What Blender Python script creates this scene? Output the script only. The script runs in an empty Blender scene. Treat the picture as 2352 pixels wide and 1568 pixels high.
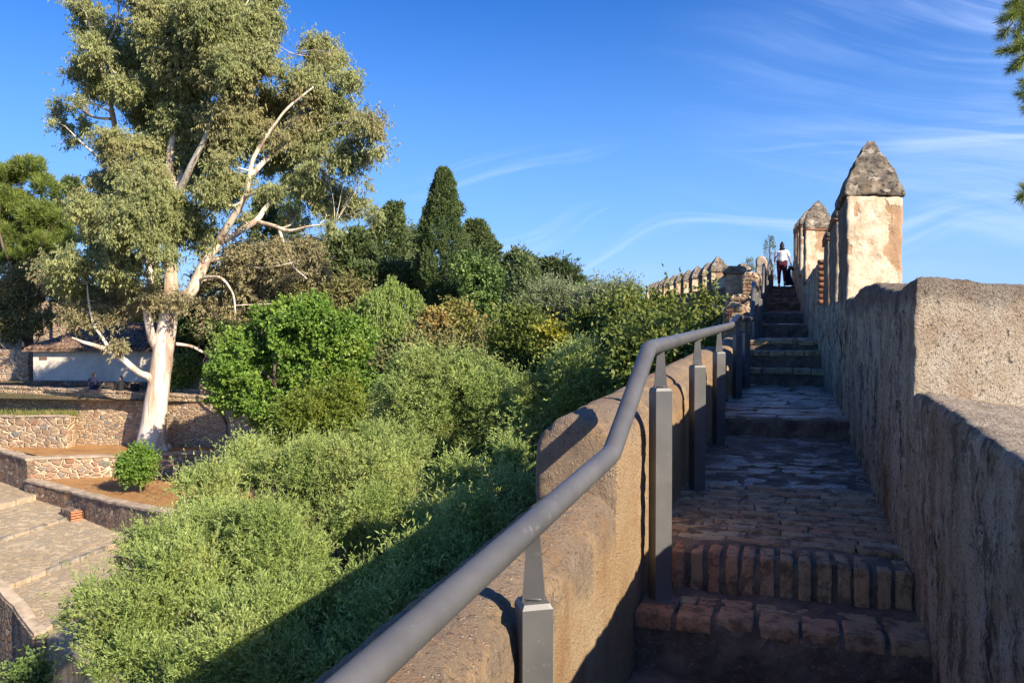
import bpy, math, random
import numpy as np
from mathutils import Vector, Matrix

# ------------------------------------------------------------------ camera, light, exposure
SC = bpy.context.scene
COL = SC.collection
F, CX, CY = 1829.0, 1176.0, 784.0          # lens of the photograph, in units of a 2352 x 1568 frame
TH = math.atan(0.34)                       # the wall walk runs 18.8 degrees right of the view
PITCH = math.radians(1.0)
SUN_EL, SUN_AZ = math.radians(30.8), math.radians(90 + 26)
cd = bpy.data.cameras.new('camera'); cam = bpy.data.objects.new('camera', cd); COL.objects.link(cam)
cd.sensor_width = 36; cd.lens = 28; cd.clip_start = .05; cd.clip_end = 9000
cam.location = (0, 0, 0); cam.rotation_euler = (math.pi/2 - PITCH, 0, TH)
SC.camera = cam
w = bpy.data.worlds.new('World'); SC.world = w; w.use_nodes = True
WN, WL = w.node_tree.nodes, w.node_tree.links
sl = bpy.data.lights.new('sun', 'SUN'); sl.energy = 4.8; sl.angle = math.radians(.5); sl.color = (1, .87, .70)
so = bpy.data.objects.new('sun', sl); COL.objects.link(so)
sdir = Vector((math.sin(SUN_AZ)*math.cos(SUN_EL), math.cos(SUN_AZ)*math.cos(SUN_EL), math.sin(SUN_EL)))
so.rotation_euler = sdir.to_track_quat('Z', 'Y').to_euler()
SC.view_settings.view_transform = 'Standard'; SC.view_settings.look = 'None'
SC.view_settings.exposure = 0.92; SC.view_settings.gamma = 1
SC.cycles.max_bounces = 6; SC.cycles.diffuse_bounces = 3; SC.cycles.transmission_bounces = 3
SC.cycles.use_denoising = True

def build_world():
    for n in list(WN): WN.remove(n)
    def nd(t, **k):
        n = WN.new(t)
        for a, b in k.items(): setattr(n, a, b)
        return n
    def m(op, a, b=None, c=None):
        n = nd('ShaderNodeMath', operation=op)
        for i, x in enumerate((a, b, c)):
            if x is None: continue
            if isinstance(x, (int, float)): n.inputs[i].default_value = x
            else: WL.new(x, n.inputs[i])
        return n.outputs[0]
    sky = nd('ShaderNodeTexSky', sky_type='NISHITA', sun_disc=False, sun_elevation=SUN_EL, sun_rotation=SUN_AZ,
             air_density=1.0, dust_density=.35, ozone_density=4.0)
    hs = nd('ShaderNodeHueSaturation'); hs.inputs['Saturation'].default_value = 1.33; hs.inputs['Value'].default_value = .97
    hs.inputs['Hue'].default_value = .517
    WL.new(sky.outputs[0], hs.inputs['Color'])
    tc = nd('ShaderNodeTexCoord'); sp = nd('ShaderNodeSeparateXYZ'); WL.new(tc.outputs['Generated'], sp.inputs[0])
    az = m('ARCTAN2', sp.outputs[0], sp.outputs[1])            # 0 along the walk, positive to the right
    el = m('ARCSINE', sp.outputs[2])
    def noise(x, y, z, sc, det, rough=.5, dist=0.):
        c = nd('ShaderNodeCombineXYZ')
        for i, q in enumerate((x, y, z)):
            if isinstance(q, (int, float)): c.inputs[i].default_value = q
            else: WL.new(q, c.inputs[i])
        n = nd('ShaderNodeTexNoise'); n.inputs['Scale'].default_value = sc; n.inputs['Detail'].default_value = det
        n.inputs['Roughness'].default_value = rough; n.inputs['Distortion'].default_value = dist
        WL.new(c.outputs[0], n.inputs['Vector']); return n.outputs[0]
    def ramp(x, a, b):
        n = nd('ShaderNodeMapRange', interpolation_type='SMOOTHSTEP'); WL.new(x, n.inputs[0])
        n.inputs[1].default_value = a; n.inputs[2].default_value = b; return n.outputs[0]
    # streaks: long across, thin in height; bowed and rising to the left on the right-hand side
    bend = noise(az, m('MULTIPLY', el, 1.4), 3.1, 1.6, 2)
    el2 = m('ADD', el, m('MULTIPLY', bend, .30))
    el3 = m('ADD', el2, m('MULTIPLY', m('SUBTRACT', az, .25), .26))
    s1 = noise(m('MULTIPLY', az, .9), m('MULTIPLY', el3, 13.), 0., 2.1, 7, .62, .35)
    s2 = noise(m('MULTIPLY', az, 1.3), m('MULTIPLY', el2, 26.), 9., 1.5, 5, .55, .2)
    body = noise(m('MULTIPLY', az, 1.), m('MULTIPLY', el, 2.6), 5., 2.6, 3)
    right = m('MULTIPLY', ramp(az, -.22, .34), m('MULTIPLY', ramp(el, .02, .10), m('SUBTRACT', 1., ramp(el, .30, .46))))
    low = m('MULTIPLY', ramp(az, -.50, -.3), m('MULTIPLY', ramp(el, .05, .08), m('SUBTRACT', 1., ramp(el, .17, .24))))
    a1 = m('MULTIPLY', m('MULTIPLY', ramp(s1, .40, .74), ramp(body, .28, .55)), right)
    a2 = m('MULTIPLY', ramp(s2, .50, .70), low)
    hz = m('MULTIPLY', m('SUBTRACT', 1., ramp(el, -.02, .13)), .16)
    veil = m('MULTIPLY', m('MULTIPLY', ramp(body, .35, .75), right), .20)
    fac = m('MINIMUM', m('ADD', m('ADD', m('MULTIPLY', a1, .50), m('MULTIPLY', a2, .50)), m('ADD', hz, veil)), .85)
    deep = nd('ShaderNodeMix', data_type='RGBA'); WL.new(m('MULTIPLY', m('SUBTRACT', 1., ramp(el, .0, .42)), .72), deep.inputs[0])
    WL.new(hs.outputs[0], deep.inputs[6]); deep.inputs[7].default_value = (1.12, 2.62, 5.9, 1)
    mx = nd('ShaderNodeMix', data_type='RGBA'); WL.new(fac, mx.inputs[0]); WL.new(deep.outputs[2], mx.inputs[6])
    mx.inputs[7].default_value = (3.5, 4.5, 7.0, 1)
    bg = nd('ShaderNodeBackground'); bg.inputs[1].default_value = .105; WL.new(mx.outputs[2], bg.inputs[0])
    out = nd('ShaderNodeOutputWorld'); WL.new(bg.outputs[0], out.inputs[0])
build_world()

# ------------------------------------------------------------------ coordinates
def C(X, z, h):                            # metres right of, ahead of and above the camera -> world
    return (X*math.cos(TH) - z*math.sin(TH), X*math.sin(TH) + z*math.cos(TH), h)
def W(px, py, z):                          # where a sight line meets the depth z
    uy = (CY - py)/F; y = math.cos(PITCH) + math.sin(PITCH)*uy; s = z/y
    return C((px - CX)/F*s, z, (-math.sin(PITCH) + math.cos(PITCH)*uy)*s)
rng = np.random.default_rng(7); random.seed(7)

# ------------------------------------------------------------------ numpy helpers
def _h(ix, iy, iz):
    h = (ix*374761393 + iy*668265263 + iz*1440670441) & 0xffffffff
    h = ((h ^ (h >> 13))*1274126177) & 0xffffffff
    h = ((h ^ (h >> 16))*2246822519) & 0xffffffff
    return ((h ^ (h >> 15)) & 0xffffff)/float(0xffffff)*2 - 1
def vnoise(P):
    P = np.asarray(P, float); i = np.floor(P).astype(np.int64); f = P - i; f = f*f*(3 - 2*f)
    r = 0
    for dx in (0, 1):
        for dy in (0, 1):
            for dz in (0, 1):
                wgt = (f[:, 0] if dx else 1-f[:, 0])*(f[:, 1] if dy else 1-f[:, 1])*(f[:, 2] if dz else 1-f[:, 2])
                r = r + wgt*_h(i[:, 0]+dx, i[:, 1]+dy, i[:, 2]+dz)
    return r
def fbm(P, sc, octv=4, gain=.5):
    P = np.asarray(P, float)*sc; a, r = 1., 0
    for o in range(octv):
        r = r + a*vnoise(P + o*17.3); P = P*2.03; a *= gain
    return r
def nrm(v): return v/np.maximum(np.linalg.norm(v, axis=-1, keepdims=True), 1e-9)

class MB:                                  # collects quads and triangles, builds ONE mesh object
    def __init__(s): s.V, s.Q, s.T, s.n = [], [], [], 0
    def add(s, V, Q=None, T=None):
        V = np.asarray(V, float).reshape(-1, 3)
        if Q is not None and len(Q): s.Q.append(np.asarray(Q, int).reshape(-1, 4) + s.n)
        if T is not None and len(T): s.T.append(np.asarray(T, int).reshape(-1, 3) + s.n)
        s.V.append(V); s.n += len(V); return s
    def build(s, name, mat, parent=None, smooth=False, rnd=None):
        V = np.concatenate(s.V); Q = np.concatenate(s.Q) if s.Q else np.zeros((0, 4), int)
        T = np.concatenate(s.T) if s.T else np.zeros((0, 3), int)
        if parent is not None: V = V - np.array(parent.location)
        me = bpy.data.meshes.new(name)
        me.vertices.add(len(V)); me.vertices.foreach_set('co', V.astype(np.float32).ravel())
        nl = len(Q)*4 + len(T)*3; me.loops.add(nl)
        me.loops.foreach_set('vertex_index', np.concatenate([Q.ravel(), T.ravel()]).astype(np.int32))
        me.polygons.add(len(Q) + len(T))
        st = np.concatenate([np.arange(len(Q))*4, len(Q)*4 + np.arange(len(T))*3])
        me.polygons.foreach_set('loop_start', st.astype(np.int32))
        me.polygons.foreach_set('use_smooth', np.full(len(Q)+len(T), smooth))
        me.update(calc_edges=True)
        if rnd is not None:
            a = me.attributes.new('rnd', 'FLOAT', 'FACE'); a.data.foreach_set('value', rnd.astype(np.float32))
        me.materials.append(mat)
        o = bpy.data.objects.new(name, me); COL.objects.link(o)
        if parent is not None: o.parent = parent
        return o

_lat = {}
def lattice(n1, n2, n3):                   # surface lattice of a box, shared corner vertices
    k = (n1, n2, n3)
    if k in _lat: return _lat[k]
    idx, quads = {}, []
    faces = []
    def grid(fn, a, b, flip):
        A, B = np.meshgrid(np.arange(a+1), np.arange(b+1), indexing='ij')
        P = np.stack(fn(A.ravel(), B.ravel()), 1); keys = (P[:, 0]*(n2+1) + P[:, 1])*(n3+1) + P[:, 2]
        I = np.arange((a+1)*(b+1)).reshape(a+1, b+1)
        q = np.stack([I[:-1, :-1], I[1:, :-1], I[1:, 1:], I[:-1, 1:]], -1).reshape(-1, 4)
        if flip: q = q[:, ::-1]
        faces.append(keys[q])
    o = lambda x, v: np.full_like(x, v)
    grid(lambda a, b: (a, b, o(a, 0)), n1, n2, True); grid(lambda a, b: (a, b, o(a, n3)), n1, n2, False)
    grid(lambda a, b: (a, o(a, 0), b), n1, n3, False); grid(lambda a, b: (a, o(a, n2), b), n1, n3, True)
    grid(lambda a, b: (o(a, 0), a, b), n2, n3, True); grid(lambda a, b: (o(a, n1), a, b), n2, n3, False)
    K = np.concatenate(faces); U, inv = np.unique(K.ravel(), return_inverse=True)
    Pq = np.stack([U // ((n2+1)*(n3+1)), (U // (n3+1)) % (n2+1), U % (n3+1)], 1).astype(float)
    Pq /= np.array([n1, n2, n3]); _lat[k] = (Pq, inv.reshape(-1, 4)); return _lat[k]

def rbox(lo, hi, cell, r=.02, barrel=0, warp=None, amp=.006, sc=9, big=0., bigsc=1.5, seed=0, maxn=260):
    """a weathered block: rounded edges, optional barrel top, warp(P) and fractal displacement"""
    lo, hi = np.array(lo, float), np.array(hi, float); d = hi - lo
    n = [int(min(maxn, max(1, round(x/cell)))) for x in d]
    P, Q = lattice(*n); P = lo + P*d
    c = np.clip(P, lo + r, hi - r); e = P - c; L = np.abs(e).max(1, keepdims=True); ln = np.linalg.norm(e, axis=1, keepdims=True)
    P = np.where(ln > 1e-9, c + e*np.where(ln > 1e-9, L/np.maximum(ln, 1e-9), 1), P)
    if barrel:
        b = barrel; m = P[:, 2] > hi[2] - b
        cx = np.clip(P[:, 0], lo[0] + b, hi[0] - b); dx = P[:, 0] - cx; dz = P[:, 2] - (hi[2] - b)
        L = np.maximum(np.abs(dx), dz); l2 = np.hypot(dx, dz); k = np.where(m & (l2 > 1e-9), L/np.maximum(l2, 1e-9), 1)
        P[:, 0] = np.where(m, cx + dx*k, P[:, 0]); P[:, 2] = np.where(m, hi[2] - b + dz*k, P[:, 2])
    if warp: P = warp(P)
    if amp or big:
        S = P + seed*3.7
        cen = P.mean(0)
        for ax in range(3):
            P[:, ax] += amp*fbm(S + 31.7*ax, sc, 4, .55) + (big*fbm(S + 57.1*ax, bigsc, 2) if big else 0)
    return P, Q

def tube(pts, rad, ns=8, jit=0., cap=True):
    pts = np.asarray(pts, float); n = len(pts); rad = np.broadcast_to(rad, (n,))
    t = np.gradient(pts, axis=0); t = nrm(t); up = np.array([0, 0, 1.]) if abs(t[0, 2]) < .9 else np.array([1., 0, 0])
    V = []; a = nrm(np.cross(t[0], up)[None])[0]
    ang = np.arange(ns)*2*math.pi/ns
    for i in range(n):
        a = a - t[i]*a.dot(t[i]); a = a/np.linalg.norm(a); b = np.cross(t[i], a)
        ring = pts[i] + rad[i]*(np.outer(np.cos(ang), a) + np.outer(np.sin(ang), b)); V.append(ring)
    V = np.concatenate(V); I = np.arange(n*ns).reshape(n, ns)
    Q = np.stack([I[:-1], np.roll(I[:-1], -1, 1), np.roll(I[1:], -1, 1), I[1:]], -1).reshape(-1, 4)
    if jit: V = V + jit*np.stack([fbm(V + 9*k, 1.6, 3) for k in range(3)], 1)
    T = None
    if cap:
        V = np.concatenate([V, pts[:1], pts[-1:]]); k = n*ns
        T = [(I[0, (j+1) % ns], I[0, j], k) for j in range(ns)] + [(I[-1, j], I[-1, (j+1) % ns], k+1) for j in range(ns)]
    return V, Q, T
def smooth_path(P, k=5):                   # Catmull-Rom
    P = np.asarray(P, float); E = np.vstack([2*P[0]-P[1], P, 2*P[-1]-P[-2]]); out = []
    for i in range(1, len(E)-2):
        for s in range(k):
            t = s/k; a, b, c, d = E[i-1], E[i], E[i+1], E[i+2]
            out.append(.5*((2*b) + (-a+c)*t + (2*a-5*b+4*c-d)*t*t + (-a+3*b-3*c+d)*t**3))
    out.append(E[-2]); return np.array(out)
def prism(poly, z0, z1):                   # vertical prism over a polygon; z1 number or list
    n = len(poly); z1 = [z1]*n if isinstance(z1, (int, float)) else z1; z0 = [z0]*n if isinstance(z0, (int, float)) else z0
    V = [(p[0], p[1], z0[i]) for i, p in enumerate(poly)] + [(p[0], p[1], z1[i]) for i, p in enumerate(poly)]
    T = []
    for i in range(1, n-1): T += [(0, i+1, i), (n, n+i, n+i+1)]
    Q = [(i, (i+1) % n, n+(i+1) % n, n+i) for i in range(n)]
    return V, Q, T
def box8(lo, hi):
    x0, y0, z0 = lo; x1, y1, z1 = hi
    return prism([(x0, y0), (x1, y0), (x1, y1), (x0, y1)], z0, z1)

def tag(o, label=None, cat=None, group=None, kind=None):
    if label: o['label'] = label
    if cat: o['category'] = cat
    if group: o['group'] = group
    if kind: o['kind'] = kind
    return o
def thing(name, loc, label, cat, group=None):
    o = bpy.data.objects.new(name, None); COL.objects.link(o); o.location = loc; o.empty_display_size = .2
    return tag(o, label, cat, group)

# ------------------------------------------------------------------ materials
class N:
    def __init__(s, name):
        s.mt = bpy.data.materials.new(name); s.mt.use_nodes = True; s.t = s.mt.node_tree
        for n in list(s.t.nodes): s.t.nodes.remove(n)
        s.tc = s.t.nodes.new('ShaderNodeTexCoord'); s.P = s.tc.outputs['Object']
    def n(s, t, **k):
        x = s.t.nodes.new(t)
        for a, b in k.items(): setattr(x, a, b)
        return x
    def put(s, sock, v):
        if isinstance(v, bpy.types.NodeSocket): s.t.links.new(v, sock)
        elif isinstance(v, (tuple, list)) and sock.type == 'RGBA': sock.default_value = tuple(v) + ((1,) if len(v) == 3 else ())
        else: sock.default_value = v
    def scale(s, v, off=(0, 0, 0)):
        x = s.n('ShaderNodeMapping'); s.put(x.inputs[0], s.P); x.inputs['Scale'].default_value = v; x.inputs['Location'].default_value = off
        return x.outputs[0]
    def noise(s, sc, det=4, rough=.55, vec=None, dist=0.):
        x = s.n('ShaderNodeTexNoise'); s.put(x.inputs['Vector'], vec or s.P)
        x.inputs['Scale'].default_value = sc; x.inputs['Detail'].default_value = det; x.inputs['Roughness'].default_value = rough
        x.inputs['Distortion'].default_value = dist; return x.outputs[0]
    def vor(s, sc, vec=None, feat='F1', rnd=1.):
        x = s.n('ShaderNodeTexVoronoi', feature=feat); s.put(x.inputs['Vector'], vec or s.P); x.inputs['Scale'].default_value = sc
        x.inputs['Randomness'].default_value = rnd; return x
    def r(s, f, a, b, smooth=True):
        x = s.n('ShaderNodeMapRange', interpolation_type='SMOOTHSTEP' if smooth else 'LINEAR'); s.put(x.inputs[0], f)
        x.inputs[1].default_value = a; x.inputs[2].default_value = b; return x.outputs[0]
    def ramp(s, f, stops):
        x = s.n('ShaderNodeValToRGB'); s.put(x.inputs[0], f); cr = x.color_ramp
        while len(cr.elements) < len(stops): cr.elements.new(.5)
        for e, (p, c) in zip(cr.elements, stops): e.position = p; e.color = tuple(c) + (1,)
        return x.outputs[0]
    def mix(s, f, a, b, mode='MIX'):
        x = s.n('ShaderNodeMix', data_type='RGBA', blend_type=mode); s.put(x.inputs[0], f); s.put(x.inputs[6], a); s.put(x.inputs[7], b)
        return x.outputs[2]
    def m(s, op, a, b=0.):
        x = s.n('ShaderNodeMath', operation=op); s.put(x.inputs[0], a); s.put(x.inputs[1], b); return x.outputs[0]
    def sep(s, v=None):
        x = s.n('ShaderNodeSeparateXYZ'); s.put(x.inputs[0], v or s.P); return x.outputs
    def warp(s, sc, amt, vec=None):
        x = s.n('ShaderNodeTexNoise'); s.put(x.inputs['Vector'], vec or s.P); x.inputs['Scale'].default_value = sc
        a = s.n('ShaderNodeVectorMath', operation='MULTIPLY_ADD'); s.put(a.inputs[0], x.outputs[1])
        a.inputs[1].default_value = (amt,)*3; s.put(a.inputs[2], vec or s.P); return a.outputs[0]
    def out(s, col, rough=.9, bump=None, strength=.5, dist=.01, spec=.3, metal=0.):
        b = s.n('ShaderNodeBsdfPrincipled'); s.put(b.inputs['Base Color'], col); s.put(b.inputs['Roughness'], rough)
        b.inputs['Specular IOR Level'].default_value = spec; b.inputs['Metallic'].default_value = metal
        if bump is not None:
            x = s.n('ShaderNodeBump'); x.inputs['Strength'].default_value = strength; x.inputs['Distance'].default_value = dist
            s.put(x.inputs['Height'], bump); s.put(b.inputs['Normal'], x.outputs[0])
        o = s.n('ShaderNodeOutputMaterial'); s.put(o.inputs[0], b.outputs[0]); return s.mt

def mat_plaster():                         # warm lime plaster of the left parapet: smooth, pebbly crest
    k = N('warm plaster'); big = k.noise(1.3, 4); mid = k.noise(7, 5); fine = k.noise(60, 4, .7)
    col = k.ramp(big, [(.32, (.42, .27, .135)), (.5, (.52, .355, .19)), (.7, (.60, .45, .27))])
    col = k.mix(k.m('MULTIPLY', k.r(mid, .5, .72), .5), col, (.50, .24, .10))
    z = k.sep()[2]
    col = k.mix(k.m('MULTIPLY', k.r(fine, .52, .70), .30), col, (.70, .56, .42))
    v = k.vor(75); peb = k.m('SUBTRACT', 1., k.r(v.outputs[0], .12, .36)); pebsel = k.r(k.noise(21, 3), .46, .58)
    up = k.n('ShaderNodeNewGeometry'); upn = k.sep(up.outputs['Normal'])[2]; crest = k.r(k.m('ADD', upn, k.m('MULTIPLY', mid, .5)), .55, .95)
    o3 = k.sep(); topz = k.m('ADD', .53, k.m('MULTIPLY', k.m('GREATER_THAN', o3[1], -.03), .37))
    band = k.r(k.m('ADD', k.m('SUBTRACT', o3[2], topz), k.m('MULTIPLY', k.m('SUBTRACT', k.noise(2.6, 5, .65), .5), .55)), -.20, -.06)
    crest = k.m('MAXIMUM', crest, band)
    lich = k.r(k.noise(4.5, 6, .7), .36, .50)
    col = k.mix(k.m('MULTIPLY', k.m('MULTIPLY', crest, lich), .70), col, (.30, .235, .18))
    col = k.mix(k.m('MULTIPLY', k.m('MULTIPLY', peb, k.m('MULTIPLY', pebsel, k.m('ADD', crest, .2))), .55), col, (.72, .62, .48))
    col = k.mix(k.m('MULTIPLY', k.r(k.noise(140, 2), .60, .72), .55), col, (.14, .10, .07))
    h = k.m('ADD', k.m('MULTIPLY', fine, .5), k.m('MULTIPLY', k.m('MULTIPLY', peb, pebsel), .5))
    sp = k.m('MULTIPLY', k.r(k.noise(19, 8, .82), .53, .58), crest)
    col = k.mix(k.m('MULTIPLY', sp, .6), col, (.19, .15, .115))
    stn = k.m('MULTIPLY', k.r(k.noise(2.6, 6, .7, vec=k.scale((1, 1, .35), (5, 3, 9))), .52, .62), .5)
    col = k.mix(stn, col, (.40, .225, .10))
    pit = k.r(k.noise(48, 4, .75), .60, .66)
    col = k.mix(k.m('MULTIPLY', k.m('MULTIPLY', pit, k.m('ADD', crest, .25)), .6), col, (.15, .11, .08))
    h = k.m('SUBTRACT', k.m('ADD', h, k.m('MULTIPLY', k.noise(70, 6, .8), 1.1)), k.m('MULTIPLY', pit, .3))
    return k.out(col, .92, k.m('ADD', h, k.m('MULTIPLY', mid, .6)), 1., .022)

def mat_rough():                           # the big right-hand wall: rough cast with black streaks, bare pale patches
    k = N('streaked rough cast')
    inner = k.m('SUBTRACT', 1., k.r(k.sep(k.n('ShaderNodeNewGeometry').outputs['Normal'])[0], -.75, -.35))   # stair side: grey and streaked, colours lifted against its shade
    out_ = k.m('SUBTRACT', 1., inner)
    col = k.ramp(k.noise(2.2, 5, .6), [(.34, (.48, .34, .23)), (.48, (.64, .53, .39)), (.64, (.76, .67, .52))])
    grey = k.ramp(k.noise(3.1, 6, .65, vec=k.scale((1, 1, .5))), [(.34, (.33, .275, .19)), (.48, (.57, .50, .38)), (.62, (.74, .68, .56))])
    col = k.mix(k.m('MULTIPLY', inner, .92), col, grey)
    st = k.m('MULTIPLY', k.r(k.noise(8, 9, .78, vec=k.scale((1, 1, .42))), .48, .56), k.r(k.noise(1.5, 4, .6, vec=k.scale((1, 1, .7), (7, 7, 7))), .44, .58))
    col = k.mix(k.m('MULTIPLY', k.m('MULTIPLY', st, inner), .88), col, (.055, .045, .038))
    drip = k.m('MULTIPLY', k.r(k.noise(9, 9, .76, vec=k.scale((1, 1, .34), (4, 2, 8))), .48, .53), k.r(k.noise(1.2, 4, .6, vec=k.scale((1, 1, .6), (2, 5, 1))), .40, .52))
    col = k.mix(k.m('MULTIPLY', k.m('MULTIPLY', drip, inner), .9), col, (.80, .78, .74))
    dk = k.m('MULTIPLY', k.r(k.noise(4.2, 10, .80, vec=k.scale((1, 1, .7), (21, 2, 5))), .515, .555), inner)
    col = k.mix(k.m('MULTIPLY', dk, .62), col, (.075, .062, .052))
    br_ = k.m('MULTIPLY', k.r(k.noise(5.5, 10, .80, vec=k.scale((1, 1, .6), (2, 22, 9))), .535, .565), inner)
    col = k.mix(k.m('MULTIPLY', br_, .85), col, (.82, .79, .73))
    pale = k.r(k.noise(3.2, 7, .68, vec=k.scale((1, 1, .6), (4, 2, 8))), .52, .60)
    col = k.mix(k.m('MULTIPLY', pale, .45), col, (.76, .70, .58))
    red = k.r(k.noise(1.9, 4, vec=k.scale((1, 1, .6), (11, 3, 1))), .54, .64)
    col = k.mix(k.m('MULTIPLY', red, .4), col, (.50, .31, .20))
    col = k.mix(inner, col, k.mix(1., col, (1.0, .95, .76), 'MULTIPLY'))  # stair side warmed in colour to counter its blue shade
    top = k.r(k.sep(k.n('ShaderNodeNewGeometry').outputs['Normal'])[2], .25, .8)
    col = k.mix(k.m('MULTIPLY', k.m('MULTIPLY', top, k.r(k.noise(6, 6, .7), .44, .56)), .35), col, (.24, .19, .15))
    oz = k.sep()[2]; cop = k.m('MULTIPLY', k.r(k.m('ADD', oz, k.m('MULTIPLY', k.m('SUBTRACT', k.noise(5, 5, .7), .5), .22)), 1.27, 1.36), k.m('SUBTRACT', 1., k.r(k.sep()[1], 3.6, 4.2)))
    col = k.mix(k.m('MULTIPLY', cop, .62), col, (.17, .13, .10))
    v = k.vor(52); g = k.m('SUBTRACT', 1., k.r(v.outputs[0], .14, .36)); sel = k.r(k.noise(24, 3), .42, .56); g = k.m('MULTIPLY', g, sel)
    col = k.mix(k.m('MULTIPLY', g, .62), col, (.74, .67, .57))
    pit = k.r(k.noise(85, 4, .75), .55, .63)
    col = k.mix(k.m('MULTIPLY', pit, .72), col, (.085, .065, .052))
    hole = k.m('MULTIPLY', k.r(k.noise(17, 6, .75), .60, .66), .8)
    col = k.mix(hole, col, (.06, .048, .04))
    h = k.m('SUBTRACT', k.m('ADD', k.m('MULTIPLY', k.noise(60, 6, .8), 1.1), k.m('MULTIPLY', g, .4)), k.m('ADD', k.m('MULTIPLY', pit, .4), k.m('MULTIPLY', hole, .9)))
    return k.out(col, .95, k.m('ADD', h, k.m('MULTIPLY', k.noise(11, 6, .7), 1.6)), 1., .036)

def mat_merlon():                          # cream render flaking off orange mortar
    k = N('flaking cream render'); big = k.noise(1.7, 6, .62, vec=k.scale((1.1, 1.1, .8), (2.3, .4, 1.2)))
    base = k.ramp(k.noise(5, 6, .65), [(.35, (.33, .20, .11)), (.6, (.47, .31, .185)), (.8, (.38, .25, .155))])
    cream = k.ramp(k.noise(8, 6, .7), [(.34, (.44, .33, .21)), (.5, (.62, .51, .36)), (.7, (.76, .67, .50))])
    col = k.mix(k.r(big, .455, .48), base, cream)
    col = k.mix(k.m('MULTIPLY', k.r(k.noise(17, 5, .7), .58, .66), .75), col, (.42, .28, .17))
    worn_shade = k.m('SUBTRACT', 1., k.r(k.sep(k.n('ShaderNodeNewGeometry').outputs['Normal'])[0], -.85, -.5))   # face above the stairs darkened: weathering plus its shade put into the colour
    col = k.mix(k.m('MULTIPLY', worn_shade, .88), col, k.ramp(k.noise(9, 6, .7, vec=k.scale((1, 1, .35))), [(.35, (.05, .04, .03)), (.55, (.15, .11, .08)), (.72, (.30, .23, .17))]))
    h = k.m('ADD', k.m('MULTIPLY', k.noise(30, 6, .75), 1.), k.m('MULTIPLY', k.r(big, .45, .485), .5))
    return k.out(col, .92, h, .8, .016)

def mat_cap():                             # dark lichened mortar of the merlon tops
    k = N('lichened mortar')
    col = k.ramp(k.noise(9, 7, .72), [(.34, (.06, .05, .04)), (.47, (.17, .145, .11)), (.58, (.27, .225, .165)), (.70, (.56, .50, .40))])
    pale = k.r(k.noise(4.5, 5, .7, vec=k.scale((1, 1, 2.2))), .56, .63)
    col = k.mix(k.m('MULTIPLY', pale, .7), col, (.60, .53, .41))
    col = k.mix(k.m('MULTIPLY', k.r(k.noise(3.3, 3), .57, .7), .5), col, (.33, .20, .09))
    pit = k.r(k.noise(24, 5, .7), .57, .66)
    col = k.mix(k.m('MULTIPLY', pit, .8), col, (.03, .025, .02))
    return k.out(col, .95, k.m('SUBTRACT', k.noise(26, 7, .78), k.m('MULTIPLY', pit, .6)), 1., .03)

def mat_brick(name, dark=1.):
    k = N(name); x = k.n('ShaderNodeAttribute', attribute_name='rnd'); f = x.outputs['Fac']
    col = k.ramp(f, [(0, (.47*dark, .24*dark, .155*dark)), (.3, (.50*dark, .31*dark, .21*dark)), (.55, (.40*dark, .31*dark, .215*dark)),
                     (.8, (.50*dark, .40*dark, .27*dark)), (1, (.52*dark, .46*dark, .35*dark))])
    col = k.mix(k.m('MULTIPLY', k.r(k.noise(11, 5, .7), .46, .62), .7), col, (.075*dark, .06*dark, .048*dark))
    col = k.mix(k.m('MULTIPLY', k.r(k.noise(23, 5, .7), .60, .68), .6), col, (.46*dark, .40*dark, .35*dark))
    h = k.noise(45, 6, .7)
    col = k.mix(.6, col, k.mix(1., col, (1.0, .90, .60), 'MULTIPLY'))
    lime = k.r(k.noise(14, 7, .8, vec=k.scale((1, 1, 1), (9, 1, 4))), .60, .66)
    col = k.mix(k.m('MULTIPLY', lime, .5), col, (.52*dark, .49*dark, .42*dark))
    return k.out(col, k.m('ADD', .55, k.m('MULTIPLY', k.noise(9, 3), .5)), h, .9, .010, .3)

def mat_floor():                           # dark mortar and earth between the bricks
    k = N('dark mortar'); col = k.ramp(k.noise(6, 6, .7), [(.35, (.085, .065, .046)), (.52, (.18, .138, .098)), (.72, (.28, .22, .155))])
    col = k.mix(k.m('MULTIPLY', k.r(k.noise(90, 2), .66, .72), .8), col, (.42, .38, .33))
    return k.out(col, .8, k.noise(40, 6, .75), .8, .012)

def mat_slab():                            # worn flagstones, a little polished
    k = N('worn flagstone'); x = k.n('ShaderNodeAttribute', attribute_name='rnd')
    col = k.ramp(x.outputs['Fac'], [(0, (.27, .215, .155)), (.4, (.39, .30, .21)), (.7, (.34, .305, .25)), (1, (.48, .40, .30))])
    col = k.mix(k.m('MULTIPLY', k.r(k.noise(5, 5, .7), .48, .62), .6), col, (.06, .05, .042))
    return k.out(col, k.r(k.noise(3, 3), .36, .8), k.noise(22, 5, .7), .8, .014, .5)

def mat_metal():
    k = N('graphite paint'); n = k.noise(5, 4); col = k.ramp(n, [(.3, (.082, .082, .080)), (.7, (.125, .123, .118))])
    col = k.mix(k.m('MULTIPLY', k.r(k.noise(38, 5, .7), .60, .70), .4), col, (.22, .215, .20))
    return k.out(col, k.m('ADD', k.m('MULTIPLY', k.noise(12, 4), .3), .28), k.noise(220, 2), .12, .002, .5)

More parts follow.
